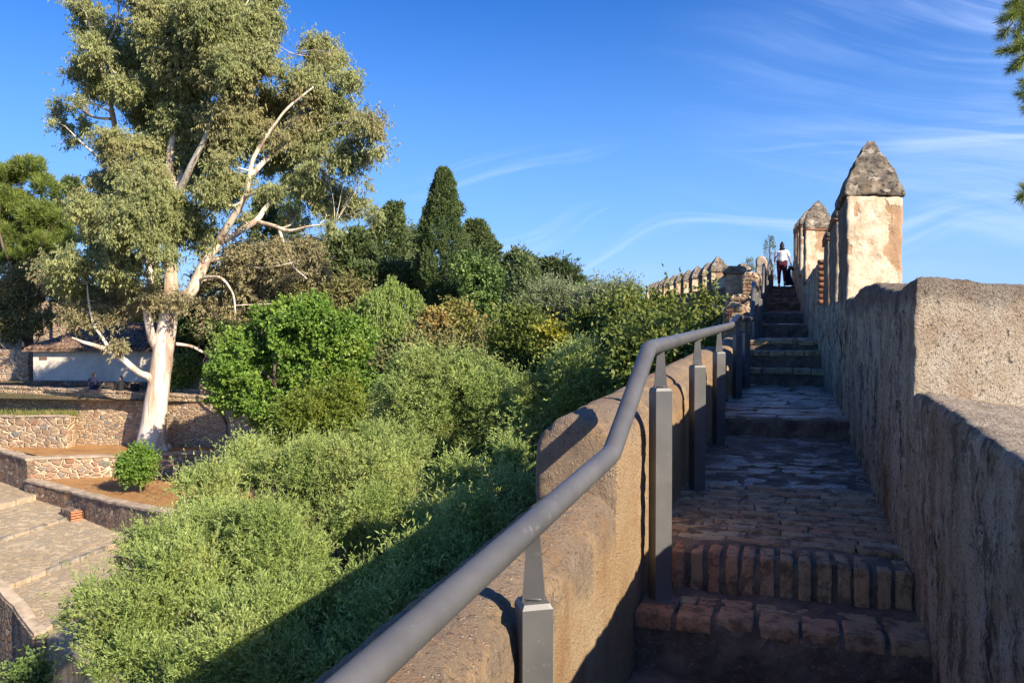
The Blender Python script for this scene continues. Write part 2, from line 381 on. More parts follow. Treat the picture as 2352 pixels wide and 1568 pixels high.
def mat_rubble(name, sc=3.2, flat=1.9, c0=(.25, .165, .10), c1=(.42, .29, .175), c2=(.33, .22, .15), mortar=(.60, .455, .285), mw=.09, holes=True, off=(0, 0, 0)):
    k = N(name); v0 = k.warp(2.4, .16, k.scale((1, 1, flat), off)); e = k.vor(sc, v0, 'DISTANCE_TO_EDGE').outputs[0]
    cells = k.vor(sc, v0); cf = k.sep(cells.outputs[1])[0]
    col = k.ramp(cf, [(0, c0), (.3, c1), (.5, c2), (.66, (.33, .17, .10)), (.78, c1), (.88, (.20, .19, .185)), (1, (.50, .38, .25))])
    col = k.mix(k.m('MULTIPLY', k.noise(14, 5, .7), .7), col, (.17, .11, .075), 'MULTIPLY') if False else k.mix(k.m('MULTIPLY', k.r(k.noise(12, 5, .7), .45, .7), .45), col, (.14, .095, .065))
    mk = k.m('SUBTRACT', 1., k.r(k.m('ADD', e, k.m('MULTIPLY', k.noise(9, 4), .04)), .02, .02 + mw))
    col = k.mix(mk, col, mortar)
    col = k.mix(k.m('MULTIPLY', k.r(k.noise(.9, 4), .5, .7), .4), col, (.50, .40, .27))
    h = k.m('ADD', k.r(e, 0., .16), k.m('MULTIPLY', k.noise(16, 5, .7), .35))
    return k.out(col, .95, h, 1., .07)

def mat_cobble():
    k = N('cobbled mortar'); v0 = k.warp(4, .09, k.scale((1, 1, .3))); v = k.vor(4.6, v0); e = k.vor(4.6, v0, 'DISTANCE_TO_EDGE').outputs[0]; cf = k.sep(v.outputs[1])[1]
    big = k.noise(.7, 5, .6); st = k.m('MULTIPLY', k.r(k.m('ADD', e, k.m('MULTIPLY', k.m('SUBTRACT', k.noise(7, 5), .5), .12)), .05, .10), k.r(k.m('ADD', cf, k.m('MULTIPLY', big, .8)), .45, .75))
    col = k.ramp(big, [(.3, (.42, .325, .20)), (.5, (.54, .425, .265)), (.7, (.62, .51, .34))])
    stone = k.ramp(cf, [(0, (.24, .18, .115)), (.4, (.36, .27, .17)), (.7, (.29, .235, .17)), (1, (.27, .25, .21))])
    col = k.mix(k.m('MULTIPLY', st, .8), col, stone)
    col = k.mix(k.m('MULTIPLY', k.r(k.noise(2.3, 6, .75), .5, .7), .35), col, (.30, .22, .13))
    return k.out(col, .92, k.m('ADD', k.m('MULTIPLY', st, .8), k.m('MULTIPLY', k.noise(20, 5, .7), .5)), .9, .04)

def mat_soil():
    k = N('orange litter soil'); col = k.ramp(k.noise(1.1, 5, .6), [(.3, (.36, .175, .065)), (.5, (.47, .25, .09)), (.75, (.50, .31, .14))])
    col = k.mix(k.m('MULTIPLY', k.r(k.noise(26, 5, .8), .5, .66), .55), col, (.17, .09, .045))
    col = k.mix(k.m('MULTIPLY', k.r(k.noise(44, 3, .8, vec=k.scale((1, 1, 1), (5, 5, 5))), .56, .66), .5), col, (.62, .43, .24))
    return k.out(col, .95, k.noise(18, 6, .8), 1., .06)

def mat_earth():
    k = N('hillside earth'); col = k.ramp(k.noise(.35, 6, .65), [(.3, (.075, .085, .035)), (.5, (.16, .125, .065)), (.7, (.27, .185, .10))])
    col = k.mix(k.m('MULTIPLY', k.r(k.noise(6, 6, .8), .48, .64), .6), col, (.05, .05, .025))
    return k.out(col, .95, k.noise(3, 6, .8), 1., .15)

def mat_plain(name, c, rough=.8, var=.15, sc=8, spec=.3):
    k = N(name); c2 = tuple(x*(1-var*2) for x in c); c3 = tuple(min(1, x*(1+var)) for x in c)
    return k.out(k.ramp(k.noise(sc, 5, .65), [(.3, c2), (.7, c3)]), rough, k.noise(sc*4, 4), .3, .01, spec)

def mat_bark(name='eucalyptus bark', pale=True):
    k = N(name); v = k.scale((1, 1, .16))
    if pale:
        col = k.ramp(k.noise(1.5, 6, .65, vec=v, dist=.6), [(.30, (.30, .22, .165)), (.42, (.46, .35, .26)), (.50, (.80, .71, .55)), (.60, (.74, .67, .56)), (.72, (.36, .30, .25))])
        col = k.mix(k.m('MULTIPLY', k.r(k.noise(1.1, 5, .6, vec=k.scale((1.3, 1.3, .25), (3, 1, 2))), .55, .63), .6), col, (.46, .27, .16))
        col = k.mix(k.m('MULTIPLY', k.r(k.noise(5, 5, .7, vec=v), .56, .68), .55), col, (.33, .28, .24))
    else:
        col = k.ramp(k.noise(4, 6, .7, vec=v), [(.3, (.07, .05, .037)), (.7, (.20, .15, .11))])
    return k.out(col, .85, k.noise(7, 6, .7, vec=v), .7, .04)

def mat_leaf(name, stops, trans=.28, rough=.5, patch=None, psc=.6, plo=.5, phi=.65, spec=.25, gain=(1, 1, 1)):
    stops = [(p, tuple(min(.9, a*b) for a, b in zip(c, gain))) for p, c in stops]
    k = N(name); x = k.n('ShaderNodeAttribute', attribute_name='rnd'); col = k.ramp(x.outputs['Fac'], stops)
    if patch: col = k.mix(k.m('MULTIPLY', k.r(k.noise(psc, 4), plo, phi), patch[1]), col, patch[0])
    b = k.n('ShaderNodeBsdfPrincipled'); k.put(b.inputs['Base Color'], col); b.inputs['Roughness'].default_value = rough
    b.inputs['Specular IOR Level'].default_value = spec
    t = k.n('ShaderNodeBsdfTranslucent'); k.put(t.inputs[0], k.mix(.5, col, (.9, 1., .35), 'MULTIPLY') if False else col)
    mx = k.n('ShaderNodeMixShader'); mx.inputs[0].default_value = trans; k.put(mx.inputs[1], b.outputs[0]); k.put(mx.inputs[2], t.outputs[0])
    o = k.n('ShaderNodeOutputMaterial'); k.put(o.inputs[0], mx.outputs[0]); return k.mt

M = dict(
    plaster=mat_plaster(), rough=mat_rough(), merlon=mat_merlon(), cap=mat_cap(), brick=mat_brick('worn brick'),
    litbrick=mat_brick('bare brick masonry', .85), floor=mat_floor(), slab=mat_slab(), metal=mat_metal(),
    rubble=mat_rubble('rubble masonry', 3.4, 2.1, (.34, .235, .14), (.54, .39, .24), (.44, .31, .20), (.72, .56, .36), .11), rubble2=mat_rubble('cut stone masonry', 2.7, 1.6, (.28, .19, .12), (.46, .33, .205), (.36, .26, .18), (.72, .57, .38), .11, off=(3, 7, 1)),
    rubble3=mat_rubble('dark rubble masonry', 4.2, 1.2, (.13, .095, .07), (.25, .185, .13), (.20, .14, .10), (.36, .28, .20), .07),
    orange=mat_plain('orange brick and mortar', (.58, .36, .21), .9, .3, 5),
    cobble=mat_cobble(), soil=mat_soil(), earth=mat_earth(),
    white=mat_plain('stained whitewash', (.78, .69, .56), .9, .12, 1.2), stone=mat_plain('pale step stone', (.48, .38, .27), .9, .22, 2.5),
    slate=mat_plain('grey slate blocks', (.33, .29, .235), .8, .4, 1.6), tile=mat_plain('old clay tile', (.27, .175, .12), .9, .5, 3.),
    door=mat_plain('grey door paint', (.16, .165, .18)), sign=mat_plain('brown plaque', (.20, .12, .08)), pale=mat_plain('cream lettering', (.62, .56, .46)),
    bark=mat_bark(), dbark=mat_bark('dark bark', False), rust=mat_plain('rusty iron', (.23, .13, .085), .7),
    orangebark=mat_plain('peeled orange bark', (.42, .17, .09), .8, .3, 4),
    skin=mat_plain('skin', (.50, .29, .20), .6, .05), hair=mat_plain('dark hair', (.022, .016, .014), .6, .2, 40), greyhair=mat_plain('greying hair', (.12, .11, .10), .6, .3, 40),
    tee=mat_plain('white cotton', (.78, .77, .80), .9, .05), maroon=mat_plain('maroon cloth', (.085, .018, .028), .9, .15),
    navy=mat_plain('navy cloth', (.018, .022, .06), .9, .2), black=mat_plain('black cloth', (.018, .017, .019), .8, .2), shoe=mat_plain('white shoe leather', (.75, .74, .73), .6, .05),
    jean=mat_plain('dark denim', (.04, .05, .075), .9, .2), bluetop=mat_plain('royal blue cloth', (.03, .04, .16), .9, .15), leather=mat_plain('brown leather', (.07, .035, .025), .5, .2),
)
G = dict(
    olive=mat_leaf('olive leaf', [(0, (.085, .125, .045)), (.35, (.155, .205, .085)), (.7, (.24, .28, .135)), (.93, (.36, .38, .21)), (1, (.50, .47, .22))], .25, .42, ((.38, .40, .13), .45), .9, .48, .62, gain=(1.62, 1.70, 1.10)),
    greyolive=mat_leaf('grey olive leaf', [(0, (.09, .12, .06)), (.5, (.17, .20, .115)), (1, (.29, .32, .20))], .2, gain=(1.45, 1.45, 1.3)),
    carob=mat_leaf('bright broad leaf', [(0, (.055, .12, .02)), (.4, (.10, .21, .035)), (.8, (.17, .29, .06)), (.94, (.24, .34, .08)), (1, (.42, .36, .08))], .25, .38, ((.27, .36, .06), .6), .45, gain=(1.55, 1.35, 1.3)),
    euca=mat_leaf('eucalyptus leaf', [(0, (.085, .105, .042)), (.4, (.16, .185, .078)), (.75, (.24, .26, .115)), (1, (.40, .36, .17))], .26, .45, ((.40, .31, .16), .5), .16, .5, .66, gain=(1.75, 1.7, 1.6)),
    dry=mat_leaf('dry eucalyptus leaf', [(0, (.10, .095, .05)), (.5, (.21, .19, .105)), (1, (.34, .28, .16))], .2, gain=(1.5, 1.5, 1.4)),
    cypress=mat_leaf('cypress scale leaf', [(0, (.018, .032, .014)), (.5, (.040, .062, .026)), (1, (.085, .10, .045))], .12, .55, gain=(2.2, 2.2, 1.7)),
    conifer=mat_leaf('conifer needle', [(0, (.022, .035, .018)), (.5, (.05, .068, .034)), (1, (.10, .115, .055))], .14, .5, ((.13, .15, .05), .5), .5, gain=(2.3, 2.4, 1.8)),
    cedar=mat_leaf('cedar needle', [(0, (.025, .045, .028)), (.5, (.055, .08, .042)), (1, (.12, .13, .06))], .12, .5, gain=(1.9, 1.9, 1.5)),
    pine=mat_leaf('pine needle', [(0, (.05, .085, .022)), (.5, (.10, .15, .038)), (1, (.18, .23, .07))], .2, .5, ((.045, .06, .03), .3), .35, gain=(1.9, 1.7, 1.4)),
    pepper=mat_leaf('pepper tree leaf', [(0, (.11, .17, .04)), (.5, (.18, .26, .07)), (1, (.27, .34, .11))], .3, gain=(1.5, 1.4, 1.3)),
    autumn=mat_leaf('autumn leaf', [(0, (.24, .20, .055)), (.4, (.36, .28, .085)), (.75, (.44, .32, .12)), (1, (.46, .24, .10))], .25, .6, ((.24, .27, .07), .8), .6, .44, .56),
    yellow=mat_leaf('yellow green leaf', [(0, (.24, .28, .035)), (.5, (.36, .35, .05)), (1, (.52, .44, .07))], .3),
    shrub=mat_leaf('dark shrub leaf', [(0, (.035, .06, .015)), (.4, (.085, .12, .03)), (.8, (.16, .19, .05)), (1, (.30, .28, .07))], .25, .5, gain=(1.4, 1.4, 1.2), patch=((.26, .28, .06), .5), psc=.6),
    green=mat_leaf('mid green leaf', [(0, (.06, .11, .03)), (.5, (.12, .19, .06)), (1, (.20, .27, .09))], .22, gain=(1.4, 1.35, 1.2)),
    scrub=mat_leaf('dry scrub leaf', [(0, (.07, .08, .03)), (.4, (.14, .145, .06)), (.8, (.22, .20, .09)), (1, (.30, .23, .11))], .18, gain=(1.4, 1.35, 1.2)),
    acacia=mat_leaf('acacia leaf', [(0, (.10, .16, .02)), (.5, (.19, .25, .04)), (1, (.36, .36, .06))], .3),
    lightgreen=mat_leaf('pale green leaf', [(0, (.11, .16, .06)), (.5, (.19, .25, .10)), (1, (.28, .33, .15))], .3),
    grass=mat_leaf('grass blade', [(0, (.10, .15, .03)), (.5, (.20, .22, .06)), (1, (.38, .31, .13))], .2),
)

# ------------------------------------------------------------------ ground
GP = np.array([(-2, 2, -8.2), (-5, 8, -8.2), (-8, 15, -8.8), (-13, 20, -10.5), (-20, 26, -11), (-14, 30, -10.5), (-25, 30, -11), (-35, 30, -10), (2, 10, -7), (4, 20, -5), (3, 28, -3.2),
    (7, 30, -1.5), (9, 25, -3), (-3, 33, -4.2), (-8, 33, -6.5), (-10, 38, -6.5), (-5, 40, -4), (0, 45, -.8), (6, 50, .6), (10, 60, 1), (-15, 40, -8), (-25, 40, -8), (-35, 40, -8), (-15, 48, -4.6), (-25, 48, -4.6), (-35, 48, -4.6),
    (-12, 56, -2.5), (-25, 60, -1.5), (-40, 62, -1.5), (0, 65, 2), (20, 80, 2), (-40, 90, 4), (0, 100, 3), (40, 60, 0), (15, 30, -4), (10, 10, -9), (10, -10, -9), (-20, -10, -10), (-50, 20, -10), (-50, 0, -11), (60, 20, -12), (-20, 10, -10)], float)
GW = np.array([C(*p) for p in GP])
def ground(P):                             # height of the hillside at world x, y
    P = np.asarray(P, float).reshape(-1, 2)
    d = ((P[:, None, :] - GW[None, :, :2])**2).sum(2) + 1.5
    wt = 1/d**1.7; h = (wt*GW[None, :, 2]).sum(1)/wt.sum(1)
    R = np.hypot(P[:, 0], P[:, 1]); k = np.clip((R - 90)/250, 0, 1); return h*(1-k) + (-25)*k
def gh(X, z): p = C(X, z, 0); return float(ground([[p[0], p[1]]])[0])
m = MB()
g = np.concatenate([-np.geomspace(4000, 80, 14), np.linspace(-75, 105, 181), np.geomspace(112, 4000, 14)])
A, B = np.meshgrid(g, g, indexing='ij'); xy = np.stack([A.ravel(), B.ravel()], 1); z = np.concatenate([ground(c) for c in np.array_split(xy, 20)])
P3 = np.column_stack([xy, z]); P3[:, 2] += .18*fbm(P3*[1, 1, 0], .6, 3)
I = np.arange(len(g)**2).reshape(len(g), -1); m.add(P3, np.stack([I[:-1, :-1], I[1:, :-1], I[1:, 1:], I[:-1, 1:]], -1).reshape(-1, 4))
tag(m.build('ground', M['earth'], smooth=True), kind='structure')

# ------------------------------------------------------------------ the wall walk: steps and paving (path)
UL, UR = -.60, .62
floors = [(-3.0, 1.7, -1.62, -1.62), (1.7, 3.30, -1.42, -1.42), (3.30, 3.70, -1.20, -1.19), (3.70, 7.2, -1.035, -.94), (7.2, 11.2, -.78, -.79),
          (11.2, 12.0, -.57, -.57), (12.0, 12.8, -.34, -.34), (12.8, 16.5, -.20, -.20), (16.5, 19.2, .06, .06), (19.2, 23.2, .335, .34), (23.2, 25.2, .69, .69),
          (25.2, 27.3, .88, .88), (27.3, 29.4, 1.10, 1.10), (29.4, 31.2, 1.32, 1.32), (31.2, 46, 1.53, 1.53)]
mb = MB()
for i, (a, b, h0, h1) in enumerate(floors):
    f = lambda P, a=a, b=b, h0=h0, h1=h1: np.column_stack([P[:, 0], P[:, 1], P[:, 2] + (h1-h0)*np.clip((P[:, 1]-a)/(b-a), 0, 1)])
    near = a < 8
    mb.add(*rbox((UL, a, h0-.75), (UR, b + .02, h0), .035 if near else .09, .03, 0, f, .012 if near else .02, 9, .0, seed=i))
path = mb.build('path', M['floor'], smooth=False)
tag(path, kind='structure')
# bricks
def brick(m, c, s, yaw=0., rnd_=None, tilt=0.):
    P, Q = rbox((-s[0]/2, -s[1]/2, -s[2]/2), (s[0]/2, s[1]/2, s[2]/2), max(min(s)/5, .012), min(s)*.13, 0, None, .0024, 45, .003, 9, seed=random.random()*50)
    cy, sy = math.cos(yaw), math.sin(yaw); x = P[:, 0]*cy - P[:, 1]*sy; y = P[:, 0]*sy + P[:, 1]*cy
    P = np.column_stack([x + c[0], y + c[1], P[:, 2] + c[2] + tilt*x]); m.add(P, Q)
    R.extend([rnd_ if rnd_ is not None else random.random()]*len(Q))
R = []; mb = MB()
x = UL + .05
while x < .50:                             # soldier course of the second step
    wd = random.uniform(.052, .064); dep = .20
    wear = max(0, (x - .1))*.03
    brick(mb, (x + wd/2, 3.785 + random.uniform(-.008, .008), -1.115 - wear + random.uniform(-.004, .004)), (wd, dep, .185), random.uniform(-.05, .05), max(0, min(1, .12 + (x+.5)*.55 + random.uniform(-.15, .2))))
    x += wd + random.uniform(.017, .026)
x = UL + .02
while x < .52:                             # broad nosing bricks of the first step
    wd = random.uniform(.135, .155)
    brick(mb, (x + wd/2, 3.385 + random.uniform(-.01, .01), -1.213 + random.uniform(-.006, .006)), (wd, .17, .066), random.uniform(-.03, .03), max(0, min(1, .15 + (x+.4)*.5 + random.uniform(-.1, .2))))
    x += wd + random.uniform(.012, .022)
x = UL + .02
while x < .52:
    wd = random.uniform(.22, .29)
    brick(mb, (x + wd/2, 3.545, -1.215 + random.uniform(-.005, .004)), (wd, .085, .05), random.uniform(-.02, .02), random.uniform(.3, .8)); x += wd + .015
v = 3.945
row = 0
while v < 5.15:                            # brick paving, long side across
    dp = random.uniform(.055, .085); x = UL - random.uniform(0, .2); h = -1.035 + .095*(v-3.7)/3.5
    while x < .54:
        wd = random.uniform(.20, .29)
        brick(mb, (x + wd/2, v + dp/2, h - .014 + random.uniform(-.005, .004)), (wd, dp, .05), random.uniform(-.03, .03), random.uniform(.25, 1), random.uniform(-.015, .015))
        x += wd + random.uniform(.003, .009)
    v += dp + random.uniform(.002, .007); row += 1
for st, k in ((1.7, -1.42), (11.2, -.57), (12.0, -.34), (12.8, -.20)):   # stone nosings of the other steps
    x = UL + .01
    while x < .52:
        wd = random.uniform(.16, .42)
        brick(mb, (x + wd/2, st + .10, k - .02 + random.uniform(-.012, .008)), (wd, .24, .075), random.uniform(-.04, .04), random.uniform(.4, .9)); x += wd + .012
bricks = mb.build('brick_paving', M['brick'], rnd=np.array(R)); tag(bricks, kind='structure')
R = []; mb = MB()
def flag(cx, cy, h, rx, ry):
    n = random.randint(5, 8); a0 = random.random()*6; poly = []
    for j in range(n):
        a = a0 + j*2*math.pi/n + random.uniform(-.2, .2); k = random.uniform(.93, 1.12)
        sx, sy = math.cos(a), math.sin(a); q = (abs(sx)**4 + abs(sy)**4)**(-1/4)
        poly.append((cx + rx*k*sx*q*1.0, cy + ry*k*sy*q*1.02))
    tx, ty = random.uniform(-.03, .03), random.uniform(-.03, .05)
    z1 = [h + tx*(p[0]-cx) + ty*(p[1]-cy) for p in poly]
    V, Q, T = prism(poly, [z-.03 for z in z1], z1); mb.add(V, Q, T)
    return len(Q), len(T)
def flags(v0, v1, hf, rx, ry):
    v = v0
    while v < v1:
        d = random.uniform(.8, 1.25)*ry; x = UL + random.uniform(-.05, .1)
        while x < .56:
            r_ = rx*random.uniform(.6, 1.3); s.append(flag(x + r_, v + d + random.uniform(-.3, .3)*d, hf(v) + random.uniform(-.004, .010), r_, d)); x += 2*r_*1.0
        v += 2*d*1.0
s = []
flags(5.15, 7.16, lambda v: -1.035 + .095*(v-3.7)/3.5, .13, .07)
flags(7.2, 11.15, lambda v: -.772, .19, .13)
for a, b, h0, h1 in floors[7:12]: flags(a, b-.1, lambda v, h=h0: h + .004, .2, .15)
rq = []
for q, t in s: rq.append(random.random())
rr = np.concatenate([np.concatenate([[r_]*q[0] for q, r_ in zip(s, rq)]), np.concatenate([[r_]*q[1] for q, r_ in zip(s, rq)])])
tag(mb.build('flagstone_paving', M['slab'], rnd=rr), kind='structure')
# low body of the fortification under the walk
mb = MB(); mb.add(*rbox((-1.0, -4, -14), (1.45, 46, -2.3), .8, .1, 0, lambda P: np.column_stack([P[:, 0]*(1 + .02*np.maximum(0, -2 - P[:, 2])), P[:, 1], P[:, 2]]), .03, 1))
mb.add(*rbox((-.585, 8, -2.5), (.62, 46, -.8), .6, .1, 0, lambda P: np.column_stack([P[:, 0], P[:, 1], P[:, 2] + np.where(P[:, 2] > -1, np.interp(P[:, 1], [8, 12.8, 19, 31, 46], [-.1, .1, .9, 2.0, 2.0]), 0)]), .0, 1))
tower = mb.build('rampart_base', M['rubble3'])
tag(tower, 'tall rough stone base carrying the walled stairway', 'rampart')

# ------------------------------------------------------------------ right wall
rw = thing('castle_wall', (.6, 3.7, -1.2), 'tall weathered stone wall with pointed merlons along the right of the stairs', 'wall')
def part(name, mat, parent, *boxes, smooth=True):
    mb = MB()
    for b in boxes: mb.add(*b)
    return mb.build(name, mat, parent, smooth=smooth)
def taper(v0, v1, a0, a1, ztop, ls=0.):    # slope the top, lean the foot
    def f(P):
        t = np.clip((P[:, 1]-v0)/(v1-v0), 0, 1); k = np.clip((P[:, 2] + 1.6)/(ztop + 1.6), 0, 1)
        return np.column_stack([P[:, 0] + ls*t, P[:, 1], P[:, 2] + k*(a0 + (a1-a0)*t)])
    return f
def sill(P):                               # crenel floor falls outwards and is worn round at the lip
    k = np.clip((P[:, 2] + 1.2)/.9, 0, 1)
    return np.column_stack([P[:, 0], P[:, 1], P[:, 2] - k*.19*np.clip(P[:, 0]-.56, 0, 9) + k*.02*np.sin(P[:, 1]*2.1)])
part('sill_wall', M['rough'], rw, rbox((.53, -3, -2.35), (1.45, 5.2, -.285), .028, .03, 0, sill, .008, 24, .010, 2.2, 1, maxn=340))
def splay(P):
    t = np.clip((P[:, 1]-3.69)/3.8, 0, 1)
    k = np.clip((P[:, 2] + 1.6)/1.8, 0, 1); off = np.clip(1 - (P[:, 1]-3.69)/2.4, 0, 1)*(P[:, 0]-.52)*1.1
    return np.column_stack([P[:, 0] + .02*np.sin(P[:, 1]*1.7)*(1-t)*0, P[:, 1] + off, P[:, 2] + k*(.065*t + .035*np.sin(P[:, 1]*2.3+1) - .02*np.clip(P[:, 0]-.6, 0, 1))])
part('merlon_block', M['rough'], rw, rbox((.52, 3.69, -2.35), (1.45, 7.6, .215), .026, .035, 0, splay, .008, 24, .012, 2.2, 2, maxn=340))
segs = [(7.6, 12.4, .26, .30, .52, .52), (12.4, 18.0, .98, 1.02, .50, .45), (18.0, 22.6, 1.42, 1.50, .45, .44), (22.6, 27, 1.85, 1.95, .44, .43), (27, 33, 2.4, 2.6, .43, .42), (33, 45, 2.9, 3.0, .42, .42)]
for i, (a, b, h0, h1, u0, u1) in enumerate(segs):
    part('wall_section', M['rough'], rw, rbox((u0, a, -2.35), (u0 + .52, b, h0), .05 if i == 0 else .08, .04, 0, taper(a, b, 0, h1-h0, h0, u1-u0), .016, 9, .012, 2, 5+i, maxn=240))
def merlon(parent, x, y, base, eave, apex, wu, wv, cell, seed, skew=.42, mat='merlon', over=.022, leanl=0., round_=False):
    """rectangular shaft and four-sided pointed cap, slightly bellied"""
    sk = lambda P: np.column_stack([P[:, 0], P[:, 1] + (P[:, 0]-x)*skew*np.clip(1-(P[:, 1]-y)/wv, 0, 1), P[:, 2]])
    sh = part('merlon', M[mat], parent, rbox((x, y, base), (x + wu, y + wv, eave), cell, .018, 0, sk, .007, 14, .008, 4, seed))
    hgt = apex - eave
    def capw(P):
        t = np.clip((P[:, 2]-eave)/hgt, 0, 1); k = 1 - t**1.4*.86 if not round_ else 1 - t**2.1*.93
        cx, cy = x + wu/2, y + wv/2
        Q = np.column_stack([cx + (P[:, 0]-cx)*k, cy + (P[:, 1]-cy)*k, P[:, 2]]); return np.column_stack([Q[:, 0], Q[:, 1] + (Q[:, 0]-x)*skew*np.clip(1-(Q[:, 1]-y)/wv, 0, 1), Q[:, 2]])
    cp = part('cap', M['cap'], sh and parent, rbox((x-over, y-over, eave), (x + wu + over, y + wv + over, apex), cell, .015, 0, capw, .013, 13, .014, 5, seed + 20))
    cp.parent = sh
    if eave - base > .5 and cell > .028:
        part('string_course', M['litbrick'], parent, rbox((x-over-.004, y-over-.004, eave-.028), (x+wu+over+.004, y+wv+over+.004, eave-.003), cell*1.5, .008, 0, sk, .003, 10)).parent = sh
    return sh
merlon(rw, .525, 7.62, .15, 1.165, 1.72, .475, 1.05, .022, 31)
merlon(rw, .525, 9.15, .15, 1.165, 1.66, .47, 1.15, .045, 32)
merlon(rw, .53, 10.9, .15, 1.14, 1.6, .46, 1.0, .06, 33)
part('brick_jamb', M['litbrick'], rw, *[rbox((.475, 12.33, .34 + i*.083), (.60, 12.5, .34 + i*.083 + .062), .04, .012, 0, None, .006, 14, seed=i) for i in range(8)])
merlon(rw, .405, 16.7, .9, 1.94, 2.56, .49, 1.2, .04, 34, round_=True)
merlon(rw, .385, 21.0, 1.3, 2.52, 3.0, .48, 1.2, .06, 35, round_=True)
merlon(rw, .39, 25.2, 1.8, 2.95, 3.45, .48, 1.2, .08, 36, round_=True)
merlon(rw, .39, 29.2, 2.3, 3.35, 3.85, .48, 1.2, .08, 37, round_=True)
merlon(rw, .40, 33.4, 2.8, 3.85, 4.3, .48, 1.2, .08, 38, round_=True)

# ------------------------------------------------------------------ left parapet
lp = thing('parapet_wall', (-.78, 3, -1.2), 'round-topped plastered parapet wall along the left of the stairs behind the handrail', 'wall')
def ptaper(v0, v1, dh, z0, cx=0.):
    def f(P):
        t = np.clip((P[:, 1]-v0)/(v1-v0), 0, 1); k = np.clip((P[:, 2] - z0)/.6, 0, 1)
        return np.column_stack([P[:, 0] + cx*t, P[:, 1], P[:, 2] + k*dh*t])
    return f
part('wall_section', M['plaster'], lp, rbox((-.99, -3, -2.35), (-.665, 2.98, -.87), .025, .03, .11, ptaper(-3, 2.98, .24, -1.7, .075), .005, 26, .004, 2.4, 40, maxn=340))
part('wall_section', M['plaster'], lp, rbox((-.915, 2.96, -2.35), (-.583, 9.1, -.335), .025, .04, .165, ptaper(2.96, 9.1, .13, -1.2), .0045, 26, .005, 1.8, 41, maxn=340))
part('wall_section', M['plaster'], lp, rbox((-.98, 9.1, -2.35), (-.585, 13.5, -.42), .06, .04, .19, ptaper(9.1, 13.5, .3, -1.6), .008, 12, .01, 2, 42))
def brick_end(v, top, u0, u1, n):
    mb = MB(); R_ = []
    for i in range(n):
        z = top - .10 - i*.085
        half = (u1-u0)/2; r_ = half; dz = top - r_
        wid = half if z < dz else math.sqrt(max(.0004, r_*r_ - (z-dz)**2))
        x = (u0+u1)/2 - wid + .02
        while x < (u0+u1)/2 + wid - .05:
            wd = min(random.uniform(.09, .2), (u0+u1)/2 + wid - .015 - x)
            P, Q = rbox((x, v-.022, z-.03), (x+wd, v+.05, z+.03), .03, .009, 0, None, .004, 20, seed=random.random()*9); mb.add(P, Q); R_ += [random.random()*.5 + (.4 if random.random() < .3 else 0)]*len(Q)
            x += wd + .018
    o = mb.build('brick_facing', M['litbrick'], lp, rnd=np.array(R_)); return o
for i, (a, b, h, u0, u1, dh) in enumerate([(13.6, 16.8, .40, -.95, -.57, .05), (16.9, 20.4, .68, -1.06, -.66, .1), (20.6, 27.2, 1.38, -.97, -.58, .35), (27.4, 34, 2.36, -.86, -.52, .2), (34.2, 44, 2.7, -.86, -.52, .2)]):
    part('wall_section', M['rubble'] if i < 3 else M['rough'], lp, rbox((u0, a, -2.3), (u1, b, h), .06, .03, .17, ptaper(a, b, dh, h-.9), .014, 9, .01, 2, 50+i))
    if i < 3: brick_end(a, h, u0, u1, 9)

# ------------------------------------------------------------------ handrail
hr = thing('handrail', C(-.53, 1.8, -1.42), 'dark grey tubular metal handrail on square posts climbing beside the parapet', 'handrail')
def RP(px, z, h): X = (px - CX)/F*z; return np.array(C(X, z, h))
rail = [C(-.2228-.5421*1.9, 1.25-1.3*1.9, -.539-.134*1.9), RP(850, 1.25, -.539), RP(1405, 2.55, -.405), RP(1490, 3.16, -.083), RP(1678, 7.7, .018), RP(1694, 8.7, .115), RP(1727, 11.3, .115)]
def elbows(pts, e=.035):
    pts = [np.array(p, float) for p in pts]; out = [pts[0]]
    for a, b, c in zip(pts, pts[1:], pts[2:]):
        out += [b + (a-b)/np.linalg.norm(a-b)*e, b + ((a-b)/np.linalg.norm(a-b) + (c-b)/np.linalg.norm(c-b))*e*.18, b + (c-b)/np.linalg.norm(c-b)*e]
    out.append(pts[-1]); return np.array(out)
mb = MB(); mb.add(*tube(elbows(rail), .0315, 28)); mb.build('rail', M['metal'], hr, smooth=True)
rail2 = [RP(1727, 11.45, .115), RP(1731, 12.7, .72), RP(1750, 18.7, .72)]
mb = MB(); mb.add(*tube(elbows(rail2), .034, 18)); mb.build('rail', M['metal'], hr, smooth=True)
rail3 = [RP(1751, 19.0, .72), RP(1753, 20.6, 1.62), RP(1760, 24.5, 1.62), RP(1769, 30, 2.55), RP(1773, 36, 2.6)]
mb = MB(); mb.add(*tube(elbows(rail3), .036, 14)); mb.build('rail', M['metal'], hr, smooth=True)
for px, z, h in ((1702, 9.4, .115), (1713, 10.2, .115), (1725, 11.25, .115)):   # bright weld collars on the level piece
    mb = MB(); p = RP(px, z, h); q = RP(px + .8, z + .04, h); mb.add(*tube([p, q], .0375, 18)); mb.build('collar', M['metal'], hr, smooth=True)
def railh(pts, v):
    pts = np.array(pts); return float(np.interp(v, pts[:, 1], pts[:, 2]))
allrail = np.array(rail + rail2 + rail3); 
posts = [(None, .1, -1.62), (1224, 1.91, -1.42), (1515, 3.46, -1.19), (1616, 4.86, -1.0), (1663, 6.4, -.95), (1693, 8.7, -.78), (1716, 10.1, -.78), (1734, 12.75, -.2), (1744, 15.0, -.2), (1751, 18.4, .06), (1755, 20.9, .34), (1761, 24.4, .69), (1766, 28.0, 1.32), (1771, 32.0, 1.53), (1773, 35.8, 1.53)]
